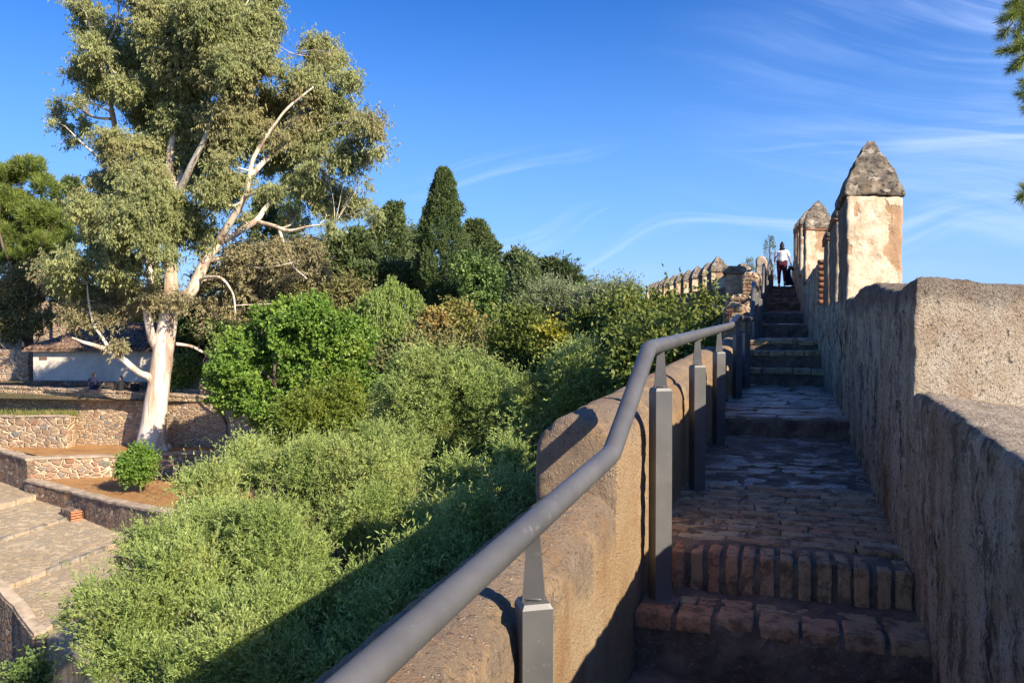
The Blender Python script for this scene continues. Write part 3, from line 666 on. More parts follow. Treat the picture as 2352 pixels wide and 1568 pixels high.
for i, (px, z, fl) in enumerate(posts):
    p = np.array(C(-.62, .1, 0)) if px is None else RP(px, z, 0)
    if px is None: p[0] = np.interp(p[1], allrail[:, 1], allrail[:, 0])
    top = float(np.interp(p[1], allrail[:, 1], allrail[:, 2])); bx = top - .185
    p[0] = float(np.interp(p[1], allrail[:, 1], allrail[:, 0])) if i < 7 else p[0]
    a0 = math.radians(33); sq = lambda s_, a0=a0: [(p[0] + s_*math.sqrt(2)*math.cos(a0 + math.pi/4 + k*math.pi/2), p[1] + s_*math.sqrt(2)*math.sin(a0 + math.pi/4 + k*math.pi/2)) for k in range(4)]
    mb = MB()
    ring = lambda s_, zz: [(q[0], q[1], zz) for q in sq(s_)]
    hs_ = .0375; lv = [(hs_*1.0, fl - .02), (hs_, bx - .012), (hs_ - .006, bx), (.001, bx + .004)]
    V = np.concatenate([ring(a, b) for a, b in lv]); I = np.arange(16).reshape(4, 4)
    mb.add(V, np.stack([I[:-1], np.roll(I[:-1], -1, 1), np.roll(I[1:], -1, 1), I[1:]], -1).reshape(-1, 4))
    po = mb.build('post', M['metal'], hr)
    mb = MB(); dx, dy = math.cos(a0 - .35), math.sin(a0 - .35); nx, ny = -dy, dx; V = []
    for wd, th, zz in ((.0265, .013, bx - .01), (.0265, .013, bx + .012), (.0145, .0105, top - .02)):
        V += [(p[0] + sx*wd*dx + sy*th*nx, p[1] + sx*wd*dy + sy*th*ny, zz) for sx, sy in ((-1, -1), (1, -1), (1, 1), (-1, 1))]
    I = np.arange(12).reshape(3, 4); mb.add(V, np.stack([I[:-1], np.roll(I[:-1], -1, 1), np.roll(I[1:], -1, 1), I[1:]], -1).reshape(-1, 4))
    br = mb.build('bracket', M['metal'], hr); br.parent = po
    if i < 8:                               # weld bead, bolts and plate
        mb = MB(); an = np.linspace(0, 2*math.pi, 13); mb.add(*tube([(p[0] + .029*math.cos(q)*dx - .015*math.sin(q)*nx, p[1] + .029*math.cos(q)*dy - .015*math.sin(q)*ny, bx + .006 + .001*math.sin(9*q)) for q in an], .0032, 6)); o_ = mb.build('weld_bead', M['metal'], hr, smooth=True); o_.parent = po
        for ax_, ay_ in ((-.06, -.05), (.07, -.05), (.07, .05)):
            mb = MB(); mb.add(*tube([(p[0]+ax_, p[1]+ay_, fl+.008), (p[0]+ax_, p[1]+ay_, fl+.020)], .0075, 6)); o_ = mb.build('bolt', M['rust'], hr); o_.parent = po
        mb = MB(); mb.add(*rbox((p[0]-.075, p[1]-.065, fl-.01), (p[0]+.085, p[1]+.065, fl+.012), .03, .004, 0, None, 0)); mb.build('foot_plate', M['metal'], hr).parent = po

# ------------------------------------------------------------------ terraces, walls, ramp on the left
def wallbox(pts, th, zb, mat, name, label, cat='wall', tops=None, jit=.03, cell=.3, group=None, coping=None):
    """wall along camera-space points (X, z, top); thickness away from the viewer"""
    mb = MB(); base = C(pts[0][0], pts[0][1], zb); t = thing(name, base, label, cat, group)
    P = np.array([(p[0], p[1]) for p in pts]); tg = np.gradient(P, axis=0); tg /= np.linalg.norm(tg, axis=1)[:, None]; nn = np.column_stack([-tg[:, 1], tg[:, 0]])
    if nn[:, 1].mean() < 0: nn = -nn
    def run(mb, off0, off1, lowf, topf):
        L = np.r_[0, np.cumsum(np.linalg.norm(np.diff(P, axis=0), axis=1))]; n = max(2, int(L[-1]/cell)); sgrid = np.linspace(0, L[-1], n+1)
        X = np.interp(sgrid, L, P[:, 0]); Z = np.interp(sgrid, L, P[:, 1]); H = np.interp(sgrid, L, [p[2] for p in pts])
        NX = np.interp(sgrid, L, nn[:, 0]); NZ = np.interp(sgrid, L, nn[:, 1])
        zl = lowf(H); zt = topf(H); m_ = max(2, int((zt-zl).mean()/cell)); rows = []
        for k in range(m_+1): rows.append(np.stack([X + NX*off0, Z + NZ*off0, zl + (zt-zl)*k/m_], 1))
        rows.append(np.stack([X + NX*off1, Z + NZ*off1, zt], 1)); rows.append(np.stack([X + NX*off1, Z + NZ*off1, zl], 1))
        G_ = np.array(rows); V = G_.reshape(-1, 3); V = V + jit*np.stack([fbm(V + 11*q, 2.2, 3) for q in range(3)], 1)
        V = np.array([C(*v) for v in V]); I = np.arange(len(V)).reshape(G_.shape[:2])
        Q = np.stack([I[:-1, :-1], I[:-1, 1:], I[1:, 1:], I[1:, :-1]], -1).reshape(-1, 4)
        T = []; k0 = len(rows)
        ends = [I[:, 0], I[:, -1][::-1]]
        mb.add(V, Q)
        for e in ends:
            c = V[e].mean(0); mb.add(np.vstack([V[e], c]), None, [(j, (j+1) % k0, k0) for j in range(k0)])
    run(mb, 0, th, lambda H: np.full_like(H, zb), lambda H: H - (.09 if coping else 0))
    mb.build('masonry', mat, t)
    if coping:
        mb = MB(); run(mb, -.05, th + .04, lambda H: H - .085, lambda H: H); mb.build('coping', coping, t)
    return t
def PX(px, py, z): q = W(px, py, z); return q
def CC(px, py, z):                          # camera-space X, z, h of a sight point
    uy = (CY - py)/F; y = math.cos(PITCH) + math.sin(PITCH)*uy; s_ = z/y
    return ((px - CX)/F*s_, z, (-math.sin(PITCH) + math.cos(PITCH)*uy)*s_)
wallbox([CC(-260, 880, 42.2), CC(0, 886, 41.8), CC(205, 895, 41.2), CC(334, 901, 40.8), CC(469, 910, 40.2), CC(640, 916, 39.4)], .6, -8, M['rubble'], 'retaining_wall',
        'tall sunlit rubble retaining wall behind the giant eucalyptus trunk, people seated on its top', coping=M['rubble2'])
wallbox([CC(-260, 952, 40.6), CC(0, 954, 40.4), CC(100, 953, 40.2), CC(152, 953, 40.0), CC(172, 955, 40.6), CC(176, 955, 41.2)], .5, -8, M['rubble2'], 'retaining_wall', 'lower rubble wall at far left with a strip of grass growing on its top', coping=M['stone'])
wallbox([CC(60, 1051, 36.9), CC(200, 1047, 37.4), CC(275, 1045, 37.8), CC(400, 1040, 38.2), CC(513, 1035, 38.6), CC(620, 1034, 38.8)], .45, -8.2, M['rubble2'], 'retaining_wall',
        'low wall of big coloured stones behind the small round orange tree', coping=M['stone'])
wallbox([CC(-80, 1008, 40.0), CC(0, 1034, 38.6), CC(62, 1053, 36.7)], .4, -9, M['rubble3'], 'retaining_wall', 'short shaded rubble wall at the left frame edge above the cobbled ramp', coping=M['stone'])
wallbox([CC(56, 1100, 36.6), CC(150, 1124, 34.6), CC(250, 1150, 32.0), CC(381, 1175, 29.6), CC(520, 1215, 27.4)], .40, -10, M['rubble3'], 'retaining_wall', 'long low rubble wall with pale coping sloping beside the cobbled ramp', coping=M['stone'])
wallbox([CC(-170, 1200, 27.0), CC(0, 1318, 24.6), CC(60, 1378, 23.4), CC(112, 1446, 22.0)], -.42, -12.2, M['rubble3'], 'retaining_wall', 'rubble wall with wide mortar coping in the bottom left corner', coping=M['stone'])
def slab(name, poly, top, mat, bottom=-12, n=1, kind='structure', amp=.05):
    """filled ground sheet over a camera-space polygon with its own edges"""
    mb = MB(); V, Q, T = prism([C(p[0], p[1], 0)[:2] for p in poly], bottom, top); mb.add(V, Q, T); return tag(mb.build(name, mat), kind=kind)
# terraces (ground sheets)
slab('terrace', [(-50, 42.2), (-26.8, 42.0), (-15.5, 40.6), (-11, 39.9), (-11, 64), (-50, 64)], [-3.35, -3.35, -3.75, -3.8, -3.2, -3.2], M['earth'])
slab('terrace', [(-38, 44), (-27.3, 40.6), (-24.6, 39.2), (-22.1, 37.4), (-18, 38.25), (-13.9, 39.0), (-8, 39.3), (-8, 40.0), (-22, 42.3), (-36, 45)], -6.06, M['soil'])
slab('terrace', [(-22.2, 37.1), (-22.6, 36.9), (-19.2, 34.4), (-16.1, 31.9), (-12.6, 29.6), (-6.5, 27.2), (-4, 38), (-8, 39.4), (-14, 38.8)], -7.08, M['soil'])
slab('terrace', [(-36, 41.0), (-26, 40.7), (-22.75, 40.45), (-22.75, 41.8), (-36, 42.8)], -4.62, M['earth'])
# cobbled ramp: steps of stone kerbs falling towards the viewer's side
A0 = np.array([-23.6, 37.9]); d = np.array([.77, -.63]); nrm_ = np.array([-.63, -.77])
mb = MB(); kb = MB(); kb2 = MB()
ks = [-14, -4, 2.6, 6.6, 11.2, 15.0, 19.2, 24, 30]; hh = [-6.9, -7.42, -7.78, -8.02, -8.30, -8.56, -8.85, -9.2, -9.6]
for k, (s0, s1) in enumerate(zip(ks, ks[1:])):
    sk = .55                                # step lines run level across the picture, oblique to the ramp
    def pt(s_, w_): q = A0 + d*(s_ + w_*sk) + nrm_*w_; return C(q[0], q[1], 0)[:2]
    h0, h1 = hh[k] - .02, hh[k] - .17
    poly = [pt(s0, -3), pt(s0, 5.6), pt(s1, 5.6), pt(s1, -3)]
    mb.add(*prism(poly, -13, [h0, h0, h1, h1]))
    w_ = -2.5
    while w_ < 5.3:                         # kerb stones at the step edge
        L_ = random.uniform(.5, .95)
        q = [pt(s1-.28, w_), pt(s1-.28, w_+L_-.06), pt(s1+.05, w_+L_-.06), pt(s1+.05, w_)]
        (kb if random.random() < .45 else kb2).add(*prism(q, h1-.25, h1 + random.uniform(.004, .016))); w_ += L_
ramp = tag(mb.build('ramp', M['cobble']), kind='structure')
k1 = kb.build('kerb_stones', M['slate']); tag(k1, kind='structure'); k2 = kb2.build('kerb_stones', M['stone']); tag(k2, kind='structure')
# brick stub on the ramp
t = thing('brick_pillar', W(165, 1200, 33), 'small stone and brick stub wall jutting from the sloping wall onto the ramp', 'pillar')
mb = MB(); mb.add(*rbox((-.6, -.3, 0), (.42, .3, .72), .12, .04, 0, lambda P: np.array([C(-18.55+x*.77+y*.5, 33.4-x*.63+y*.6, -8.35+z_) for x, y, z_ in P]), .03, 4)); mb.build('masonry', M['rubble3'], t)
mb = MB()
for i in range(6): mb.add(*rbox((.42, -.29, .08+i*.11), (.52, .29, .16+i*.11), .08, .02, 0, lambda P: np.array([C(-18.55+x*.77+y*.5, 33.4-x*.63+y*.6, -8.35+z_) for x, y, z_ in P]), .01, 4))
mb.build('brick_face', mat_plain('orange brick', (.55, .22, .11), .9, .2, 6), t)
# far walls on the slope behind the building
wallbox([(-48, 59, -1.5), (-30, 58.5, -1.3), (-18, 58, -1.2), (-10, 57, -1.0)], .7, -7, M['rubble'], 'retaining_wall', 'shaded rubble wall on the slope behind the white building')
wallbox([(-44, 66, 2.4), (-33, 66, 2.2), (-30.2, 66, 2.0)], .7, -4, M['rubble'], 'retaining_wall', 'small sunlit patch of rubble wall high above the white building roof')
wallbox([(-38, 50.5, -1.35), (-30.4, 50, -1.4)], .7, -7, M['rubble2'], 'retaining_wall', 'sunlit rubble wall left of the white building')
wallbox([(-21.5, 56, -.2), (-14.5, 55, -.6)], .6, -5, M['rubble'], 'retaining_wall', 'rubble wall at the head of the outdoor stairs')

# white building
B0 = CC(77, 875, 48.0)
bd = thing('white_building', C(B0[0], 48, -3.4), 'low whitewashed building with clay tile hip roof behind the eucalyptus', 'building')
bx0, bx1, bz0, bz1, bt = B0[0], CC(420, 870, 48)[0], 48.0, 54.5, -1.42
fp = [(bx0, bz0), (bx1, bz0), (bx1, bz1), (bx0 - 1.5, bz1)]; lf = (bx0 - .78, bz0 + 3.4)
fp = [(bx0, bz0), (bx1, bz0), (bx1, bz1), (bx0-1.35, bz1)]
mb = MB(); mb.add(*prism([C(p[0], p[1], 0)[:2] for p in fp], -4.3, bt)); mb.build('wall', M['white'], bd)
mb = MB(); ev = [(bx0-.45, bz0-.4), (bx1+.45, bz0-.4), (bx1+.45, bz1+.4), (bx0-1.9, bz1+.4)]
r0, r1 = (bx0+2.6, 51.4), (bx1-2.4, 51.4); hz = bt + 1.62
V = [C(*p, bt + .06) for p in ev] + [C(*r0, hz), C(*r1, hz)] + [C(*p, bt - .02) for p in ev]
mb.add(V, [(0, 1, 5, 4), (2, 3, 4, 5), (6, 7, 1, 0), (7, 8, 2, 1), (8, 9, 3, 2), (9, 6, 0, 3), (9, 8, 7, 6)], [(1, 2, 5), (3, 0, 4)])
def tiles(a, b, c_, d_, n):                  # rows of barrel tiles from eave a-b up to ridge c-d
    for i in range(n):
        t_ = (i + .5)/n; e = np.array(a)*(1-t_) + np.array(b)*t_
        ln = np.array(b)-np.array(a); base = np.array(a) + ln*t_
        # climb perpendicular to the eave until the hip or ridge
        lo_ = base; tl = (lo_ - np.array(a)).dot(ln)/ln.dot(ln); tc, td = (np.array(c_)-a).dot(ln)/ln.dot(ln), (np.array(d_)-a).dot(ln)/ln.dot(ln)
        k = min(1, tl/max(tc, 1e-3)) if tl < tc else (min(1, (1-tl)/max(1-td, 1e-3)) if tl > td else 1)
        upv = (np.array(c_)-a) - ln*tc
        if k < .08: continue
        n2 = max(2, int(8*k)); pts = []
        for j in range(n2+1): pts.append(lo_ + upv*k*j/n2 + np.array([0, 0, .05 + .03*(j % 2)]))
        mb.add(*tube(pts, [.12 - .02*(j % 2) for j in range(n2+1)], 6))
pt3 = [np.array(v) for v in V]
tiles(pt3[0], pt3[1], pt3[4], pt3[5], 40); tiles(pt3[3], pt3[0], pt3[4], pt3[4] + (pt3[0]-pt3[3])*.001, 22)
mb.build('roof', M['tile'], bd)
def onleft(s_, h, out=.012): q = (bx0 - 1.35*s_/6.5, bz0 + s_); return C(q[0] - out, q[1], h)
mb = MB(); V = []
for o_ in (.02, -.05): V += [onleft(1.0, -3.6, o_), onleft(1.9, -3.6, o_), onleft(1.9, -1.75, o_), onleft(1.0, -1.75, o_)]
mb.add(V, [(0, 1, 2, 3), (7, 6, 5, 4), (0, 4, 5, 1), (1, 5, 6, 2), (2, 6, 7, 3), (3, 7, 4, 0)]); mb.build('door', M['door'], bd)
mb = MB(); V = []
for o_ in (.03, -.05): V += [onleft(3.3, -2.75, o_), onleft(3.75, -2.75, o_), onleft(3.75, -2.25, o_), onleft(3.3, -2.25, o_)]
mb.add(V, [(0, 1, 2, 3), (7, 6, 5, 4), (0, 4, 5, 1), (1, 5, 6, 2), (2, 6, 7, 3), (3, 7, 4, 0)]); mb.build('window', M['door'], bd)
sx = CC(91, 820, 48)[0]
mb = MB(); mb.add(*prism([C(sx, 47.95, 0)[:2], C(sx+.46, 47.95, 0)[:2], C(sx+.46, 48.01, 0)[:2], C(sx, 48.01, 0)[:2]], -1.93, -1.76)); sg = mb.build('plaque', M['sign'], bd)
mb = MB()
for i in range(8):
    a_ = sx + .05 + i*.046; hh_ = .045 if i % 3 else .065
    mb.add(*prism([C(a_, 47.935, 0)[:2], C(a_+.028, 47.935, 0)[:2], C(a_+.028, 47.955, 0)[:2], C(a_, 47.955, 0)[:2]], -1.845-hh_/2, -1.845+hh_/2))
mb.build('lettering', M['pale'], sg)
# rubble plinth in front of it
wallbox([CC(20, 893, 46.5), CC(66, 874, 47.0), CC(120, 875, 47.2), CC(334, 879, 47.2)], .7, -5, M['rubble3'], 'stone_bench', 'dark stone plinth along the foot of the white building', 'plinth')

# outdoor stairs right of the trunk
stt = thing('stone_stairs', C(-16.6, 41.5, -3.7), 'shaded stone stairs climbing away just right of the eucalyptus trunk', 'stairs')
x0, x1 = CC(392, 900, 42)[0], CC(473, 900, 42)[0]
for i in range(9):
    mb = MB(); zz = 41.3 + i*.75; hw = i*.05
    mb.add(*rbox((x0-hw, zz, -4.3), (x1+.5+hw*.2, zz+.80, -3.62 + i*.165), .25, .03, 0, lambda P: np.array([C(*p) for p in P]), .025, 2.5, seed=i)); mb.build('step', M['stone'], stt)
mb = MB(); mb.add(*rbox((x1+.1, 40.9, -4.3), (x1+.6, 42.6, -2.75), .2, .05, 0, lambda P: np.array([C(*p) for p in P]), .03, 2)); mb.build('side_pillar', M['rubble3'], stt)

# garden arch
ar = thing('garden_arch', W(388, 1140, 33.5), 'thin rusty metal garden arch on the orange terrace right of the orange tree', 'trellis arch')
for dz in (0., -1.1):
    mb = MB(); a_, b_ = CC(372 if dz else 362, 1130, 33.5+dz), CC(412 if dz else 400, 1130, 33.5+dz)
    pts = [(a_[0], 33.5+dz, -7.1)] + [((a_[0]+b_[0])/2 + (b_[0]-a_[0])/2*math.cos(q), 33.5+dz, -5.95 + .36*math.sin(q)) for q in np.linspace(math.pi, 0, 11)] + [(b_[0], 33.5+dz, -7.1)]
    mb.add(*tube([C(*p) for p in pts], .013, 6)); mb.build('hoop', M['rust'], ar)
for hh_ in (-6.7, -6.2, -5.75):
    for xx in (CC(363, 1130, 33.5)[0], CC(400, 1130, 33.5)[0]):
        mb = MB(); mb.add(*tube([C(xx, 33.5, hh_), C(xx+.12, 32.4, hh_)], .009, 5)); mb.build('crossbar', M['rust'], ar)

# ------------------------------------------------------------------ distant crenellated wall
fw = thing('crenellated_wall', C(8.2, 32, 1.6), 'distant orange castle wall with a row of pointed merlons beyond the trees', 'wall')
fa, fb_ = np.array([7.75, 31.0]), np.array([10.55, 64.0]); L = np.linalg.norm(fb_-fa); dd = (fb_-fa)/L; pn = np.array([dd[1], -dd[0]])
def FW(P):                                 # local: x across (to the right), y along, z up
    return np.array([C(*(fa + dd*p[1] + pn*p[0]), p[2]) for p in P])
rise = lambda y: y*.022
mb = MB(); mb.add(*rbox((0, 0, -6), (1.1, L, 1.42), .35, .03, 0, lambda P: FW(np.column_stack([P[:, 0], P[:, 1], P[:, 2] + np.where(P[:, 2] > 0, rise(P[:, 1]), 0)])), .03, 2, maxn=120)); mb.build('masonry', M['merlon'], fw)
mb = MB(); mb.add(*rbox((-.04, -.05, 1.42), (1.14, L, 1.50), .35, .02, 0, lambda P: FW(np.column_stack([P[:, 0], P[:, 1], P[:, 2] + rise(P[:, 1])])), .015, 2, maxn=120)); mb.build('string_course', M['litbrick'], fw)
ys = [0.1] + [2.4 + i*3.05 for i in range(10)]
for i, y in enumerate(ys):
    wu, wv = .66, 1.15; b = 1.5 + rise(y); e = b + (.60 if i else .66); ap = b + (1.22 if i else 1.30)
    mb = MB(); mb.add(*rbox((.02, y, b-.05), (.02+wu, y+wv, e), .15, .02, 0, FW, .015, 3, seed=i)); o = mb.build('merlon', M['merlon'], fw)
    def cw(P, y=y, e=e, ap=ap, wu=wu, wv=wv):
        t_ = np.clip((P[:, 2]-e)/(ap-e), 0, 1); k = 1 - t_**1.6*.9; return FW(np.column_stack([.02+wu/2 + (P[:, 0]-.02-wu/2)*k, y+wv/2 + (P[:, 1]-y-wv/2)*k, P[:, 2]]))
    mb = MB(); mb.add(*rbox((-.02, y-.04, e), (.06+wu, y+wv+.04, ap), .09, .015, 0, cw, .015, 4, seed=i)); mb.build('cap', M['cap'], fw).parent = o
# tower stub with flat-topped merlon, and brick buttress against the walk
tw = thing('brick_tower', C(8.9, 30.5, 1.5), 'orange brick tower stub with one flat-topped merlon left of the climbing woman', 'tower')
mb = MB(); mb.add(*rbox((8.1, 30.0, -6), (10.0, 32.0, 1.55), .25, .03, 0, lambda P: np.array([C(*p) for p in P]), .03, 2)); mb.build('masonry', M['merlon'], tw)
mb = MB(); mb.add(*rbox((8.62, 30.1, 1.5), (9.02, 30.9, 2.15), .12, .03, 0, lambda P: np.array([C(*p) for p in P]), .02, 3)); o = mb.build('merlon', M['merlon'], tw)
def flatcap(P):
    t_ = np.clip((P[:, 2]-2.15)/.28, 0, 1); k = 1-.5*t_; return np.array([C(8.82 + (p[0]-8.82)*kk, 30.5 + (p[1]-30.5)*kk, p[2]) for p, kk in zip(P, k)])
mb = MB(); mb.add(*rbox((8.58, 30.06, 2.15), (9.06, 30.94, 2.43), .1, .02, 0, flatcap, .015, 4)); mb.build('cap', M['cap'], tw).parent = o
bt_ = thing('brick_buttress', C(6.6, 22, .4), 'low brick pier with rounded mortar top outside the parapet', 'buttress')
P, Q = rbox((-1.5, 22.4, -6), (-1.02, 24.4, 1.50), .12, .03, .1, None, .03, 3); mb = MB(); mb.add(P, Q); mb.build('masonry', M['orange'], bt_)
P, Q = rbox((-1.58, 22.3, 1.45), (-.95, 24.5, 1.66), .12, .05, .1, None, .03, 3); mb = MB(); mb.add(P, Q); mb.build('cap', M['cap'], bt_)

# ------------------------------------------------------------------ foliage
def unit(n): return nrm(rng.normal(size=(n, 3)))
def leafmesh(name, P, D, L, Wd, mat, parent, bright=None):
    n = len(P); S = nrm(np.cross(D, unit(n))); L = L[:, None]; Wd = Wd[:, None]; Nn = np.cross(D, S)
    V = np.stack([P, P + D*L*.45 + S*Wd*.5 + Nn*L*.05, P + D*L, P + D*L*.45 - S*Wd*.5 + Nn*L*.05], 1).reshape(-1, 3)
    m = MB(); m.add(V, np.arange(4*n).reshape(n, 4)); r = rng.random(n) if bright is None else np.clip(.5*rng.random(n) + .5*bright, 0, 1)
    return m.build(name, mat, parent, rnd=r)
def shell_points(blobs, n, shell=.5, gap=0., gsc=1.2, seed=0, flat=1., keep=.55):
    """points in the outer shell of a heap of ellipsoids, thinned where noise leaves gaps"""
    Cn = np.array([b[0] for b in blobs], float); R_ = np.array([b[1] for b in blobs], float)
    pr = R_.prod(1)**(2/3); pr /= pr.sum(); out, nn, got = [], [], 0
    while got < n:
        k = rng.choice(len(blobs), size=int(n*1.3) + 100, p=pr); u = unit(len(k))
        lump = 1 + .20*fbm(u*2.1 + k[:, None]*7.7, 1., 3)
        s_ = (1 - shell*rng.random(len(k))**1.5)*lump
        P = Cn[k] + u*R_[k]*s_[:, None]
        ok = np.ones(len(k), bool)
        if gap > -1: ok &= vnoise(P*gsc + seed*5.3) + .5*vnoise(P*gsc*2.3 + 3) > gap - 0.6
        for j in range(len(blobs) if keep > 0 else 0):
            q = ((P - Cn[j])/R_[j]); ok &= (k == j) | ((q**2).sum(1) > keep**2)
        P = P[ok]; u = u[ok]; out.append(P); nn.append(u); got += len(P)
    return np.concatenate(out)[:n], np.concatenate(nn)[:n]
STY = dict(
    young=dict(mat='lightgreen', L=.10, W=.04, k=10, tl=.15, a=.5, b=.8, up=.3, droop=.1),
    olive=dict(mat='olive', sub=22, cr=(.18, .36), L=.066, W=.0155, k=18, tl=.30, a=.85, b=.68, up=.75, droop=0.),
    greyolive=dict(mat='greyolive', L=.12, W=.035, k=12, tl=.4, a=.7, b=.8, up=.5, droop=0.),
    olive2=dict(mat='olive', sub=20, cr=(.18, .38), L=.085, W=.022, k=14, tl=.32, a=.7, b=.8, up=.45, droop=0.),
    carob=dict(mat='carob', sub=26, cr=(.16, .34), L=.145, W=.09, k=14, tl=.30, a=.6, b=1., up=.35, droop=.15),
    euca=dict(mat='euca', sub=26, cr=(.18, .36), L=.19, W=.048, k=12, tl=.5, a=.2, b=.65, up=-.25, droop=.8),
    dry=dict(mat='dry', L=.20, W=.055, k=10, tl=.5, a=.3, b=.8, up=-.1, droop=.5),
    pine=dict(mat='pine', L=.40, W=.045, k=16, tl=.22, a=.9, b=.7, up=.7, droop=-.2),
    pepper=dict(mat='pepper', L=.17, W=.05, k=16, tl=1.1, a=.3, b=.5, up=-1.6, droop=.8),
    autumn=dict(mat='autumn', L=.15, W=.10, k=9, tl=.35, a=.5, b=1., up=.2, droop=.1),
    yellow=dict(mat='yellow', L=.13, W=.08, k=10, tl=.3, a=.5, b=1., up=.3, droop=.1),
    shrub=dict(mat='shrub', sub=16, cr=(.2, .4), L=.11, W=.06, k=12, tl=.42, a=.5, b=1., up=.6, droop=.1),
    green=dict(mat='green', L=.20, W=.10, k=10, tl=.4, a=.5, b=1., up=.3, droop=.1),
    scrub=dict(mat='scrub', L=.22, W=.08, k=10, tl=.6, a=.5, b=1., up=.3, droop=.1),
    conifer=dict(mat='conifer', L=.26, W=.09, k=12, tl=.5, a=.8, b=.7, up=.5, droop=0.),
    cedar=dict(mat='cedar', flat=.22, sub=9, cr=(.3, .5), L=.24, W=.07, k=14, tl=.55, a=1., b=.5, up=.05, droop=-.25),
    acacia=dict(mat='acacia', L=.14, W=.045, k=14, tl=.5, a=.6, b=.8, up=.2, droop=.1),
    lightgreen=dict(mat='lightgreen', L=.22, W=.08, k=12, tl=.6, a=.4, b=.8, up=0., droop=.4),
)
def clumps(blobs, sub, seed, cr=(.26, .44)):
    rq = np.random.default_rng(seed + 77); mr = np.mean([b[1][0] for b in blobs]); out = []
    for c, R_ in blobs:
        R_ = np.array(R_)*1.0; c = np.array(c)
        for _ in range(max(4, int(sub*(R_[0]/mr)**1.6))):
            u = nrm(rq.normal(size=(1, 3)))[0]; q = rq.uniform(*cr); out.append((c + u*R_*(1 - q*.8)*rq.uniform(.72, 1.08), R_*q*np.array([1, 1, rq.uniform(.75, 1.15)])))
        out.append((c, R_*.55))
    return out
def crown(parent, blobs, n, style, gap=.0, gsc=1.1, shell=.5, seed=0, name='crown', keep=.55, lk=1., sub=None):
    st = STY[style]; k = st['k']; nt = n//k
    sub = st.get('sub', 14) if sub is None else sub
    if sub: blobs = clumps(blobs, sub, seed, st.get('cr', (.26, .44)))
    T, U = shell_points(blobs, nt, shell, gap, gsc, seed, keep=keep)
    TD = nrm(U*.8 + np.array([0, 0, st['up']]) + .55*unit(len(T)))
    if 'flat' in st: TD = nrm(TD*[1, 1, st['flat']] + [0, 0, .12])
    if st['up'] < -1: TD = nrm(U*.15 + np.array([0, 0, -1.]) + .12*unit(len(T)))
    tt = rng.random((len(T), k)); tlm = (.55 + 1.5*rng.random(len(T))**4)[:, None]; pos = T[:, None] + TD[:, None]*(tt*tlm*st['tl'])[..., None] + rng.normal(size=(len(T), k, 3))*st['L']*.18
    D = nrm((TD[:, None]*st['a'] + rng.normal(size=(len(T), k, 3))*st['b']*.6 + np.array([0, 0, -st['droop']])).reshape(-1, 3))
    nn = len(D); Ls = st['L']*lk*(.65 + .6*rng.random(nn)); Ws = st['W']*lk*(.7 + .6*rng.random(nn))
    br = np.clip(.5 + .5*np.repeat(vnoise(T*1.7 + seed), k), 0, 1)
    return leafmesh(name, pos.reshape(-1, 3), D, Ls, Ws, G[st['mat']], parent, br)
def limbs(parent, base, blobs, r0, mat='dbark', name='trunk', skel=None, twigs=3, jit=.02, ns=8, seed=0, fork=.45, m=None):
    """trunk from base, limbs to every blob, a few twigs in each"""
    rg = np.random.default_rng(seed+1); m = m or MB(); base = np.array(base, float); Cn = np.array([b[0] for b in blobs]); top = Cn.mean(0)
    if skel is None:
        tp = base + (top-base)*fork; mid = (base+tp)/2 + rg.normal(size=3)*.08*np.linalg.norm(tp-base)
        skel = [(smooth_path([base, mid, tp], 4), np.linspace(r0, r0*.62, 9))]
        V, Q, T = tube(skel[0][0], skel[0][1]*np.r_[1.35, 1.1, np.ones(7)], ns, jit); m.add(V, Q, T)
    nodes = np.concatenate([s_[0] for s_ in skel]); nr = np.concatenate([np.broadcast_to(s_[1], (len(s_[0]),)) for s_ in skel])
    for c, R_ in blobs:
        c = np.array(c); d_ = np.linalg.norm(nodes - c, axis=1) + 1.2*np.maximum(0, nodes[:, 2]-c[2]) + (nr < .02)*99
        j = int(d_.argmin()); a = nodes[j]; r = min(nr[j]*.6, max(.012, .028*np.linalg.norm(c-a) + .01))
        ln = np.linalg.norm(c-a); mid = (a+c)/2 + rg.normal(size=3)*.1*ln - np.array([0, 0, .05*ln])
        pth = smooth_path([a, mid, c], 5); rr_ = np.linspace(r, r*.4, len(pth)); m.add(*tube(pth, rr_, 6, jit*.5)); 
        for q in range(twigs):
            u = nrm(rg.normal(size=(1, 3)))[0]; u[2] = abs(u[2])*.8; e = c + u*np.array(R_)*.85; s0 = pth[rg.integers(5, len(pth))]
            m.add(*tube(smooth_path([s0, (s0+e)/2 + rg.normal(size=3)*.07*ln, e], 3), np.linspace(r*.4, r*.1, 7), 5, 0))
    return m.build(name, M[mat], parent, smooth=True)
def blob(px, py, r, z, fl=1.): R_ = r*z/F; return (np.array(W(px, py, z)), np.array([R_, R_, R_*fl]))
_n = [0]
def tree(name, label, blobs, n, style, base=None, r0=.12, cat='tree', gap=.1, gsc=1., shell=.5, twigs=3, bark='dbark', group=None, fl=1., keep=.55, lk=1., z=None):
    _n[0] += 1
    B = [blob(b[0], b[1], b[2], b[3] if len(b) > 3 else z, fl) for b in blobs]; Cn = np.array([b[0] for b in B])
    if base is None:
        c = Cn.mean(0); base = (c[0], c[1], float(ground([[c[0], c[1]]])[0]) - .1)
    t = thing(name, base, label, cat, group)
    crown(t, B, n, style, gap, gsc, shell, _n[0], keep=keep, lk=lk)
    limbs(t, base, B, r0, bark, twigs=twigs, seed=_n[0])
    return t

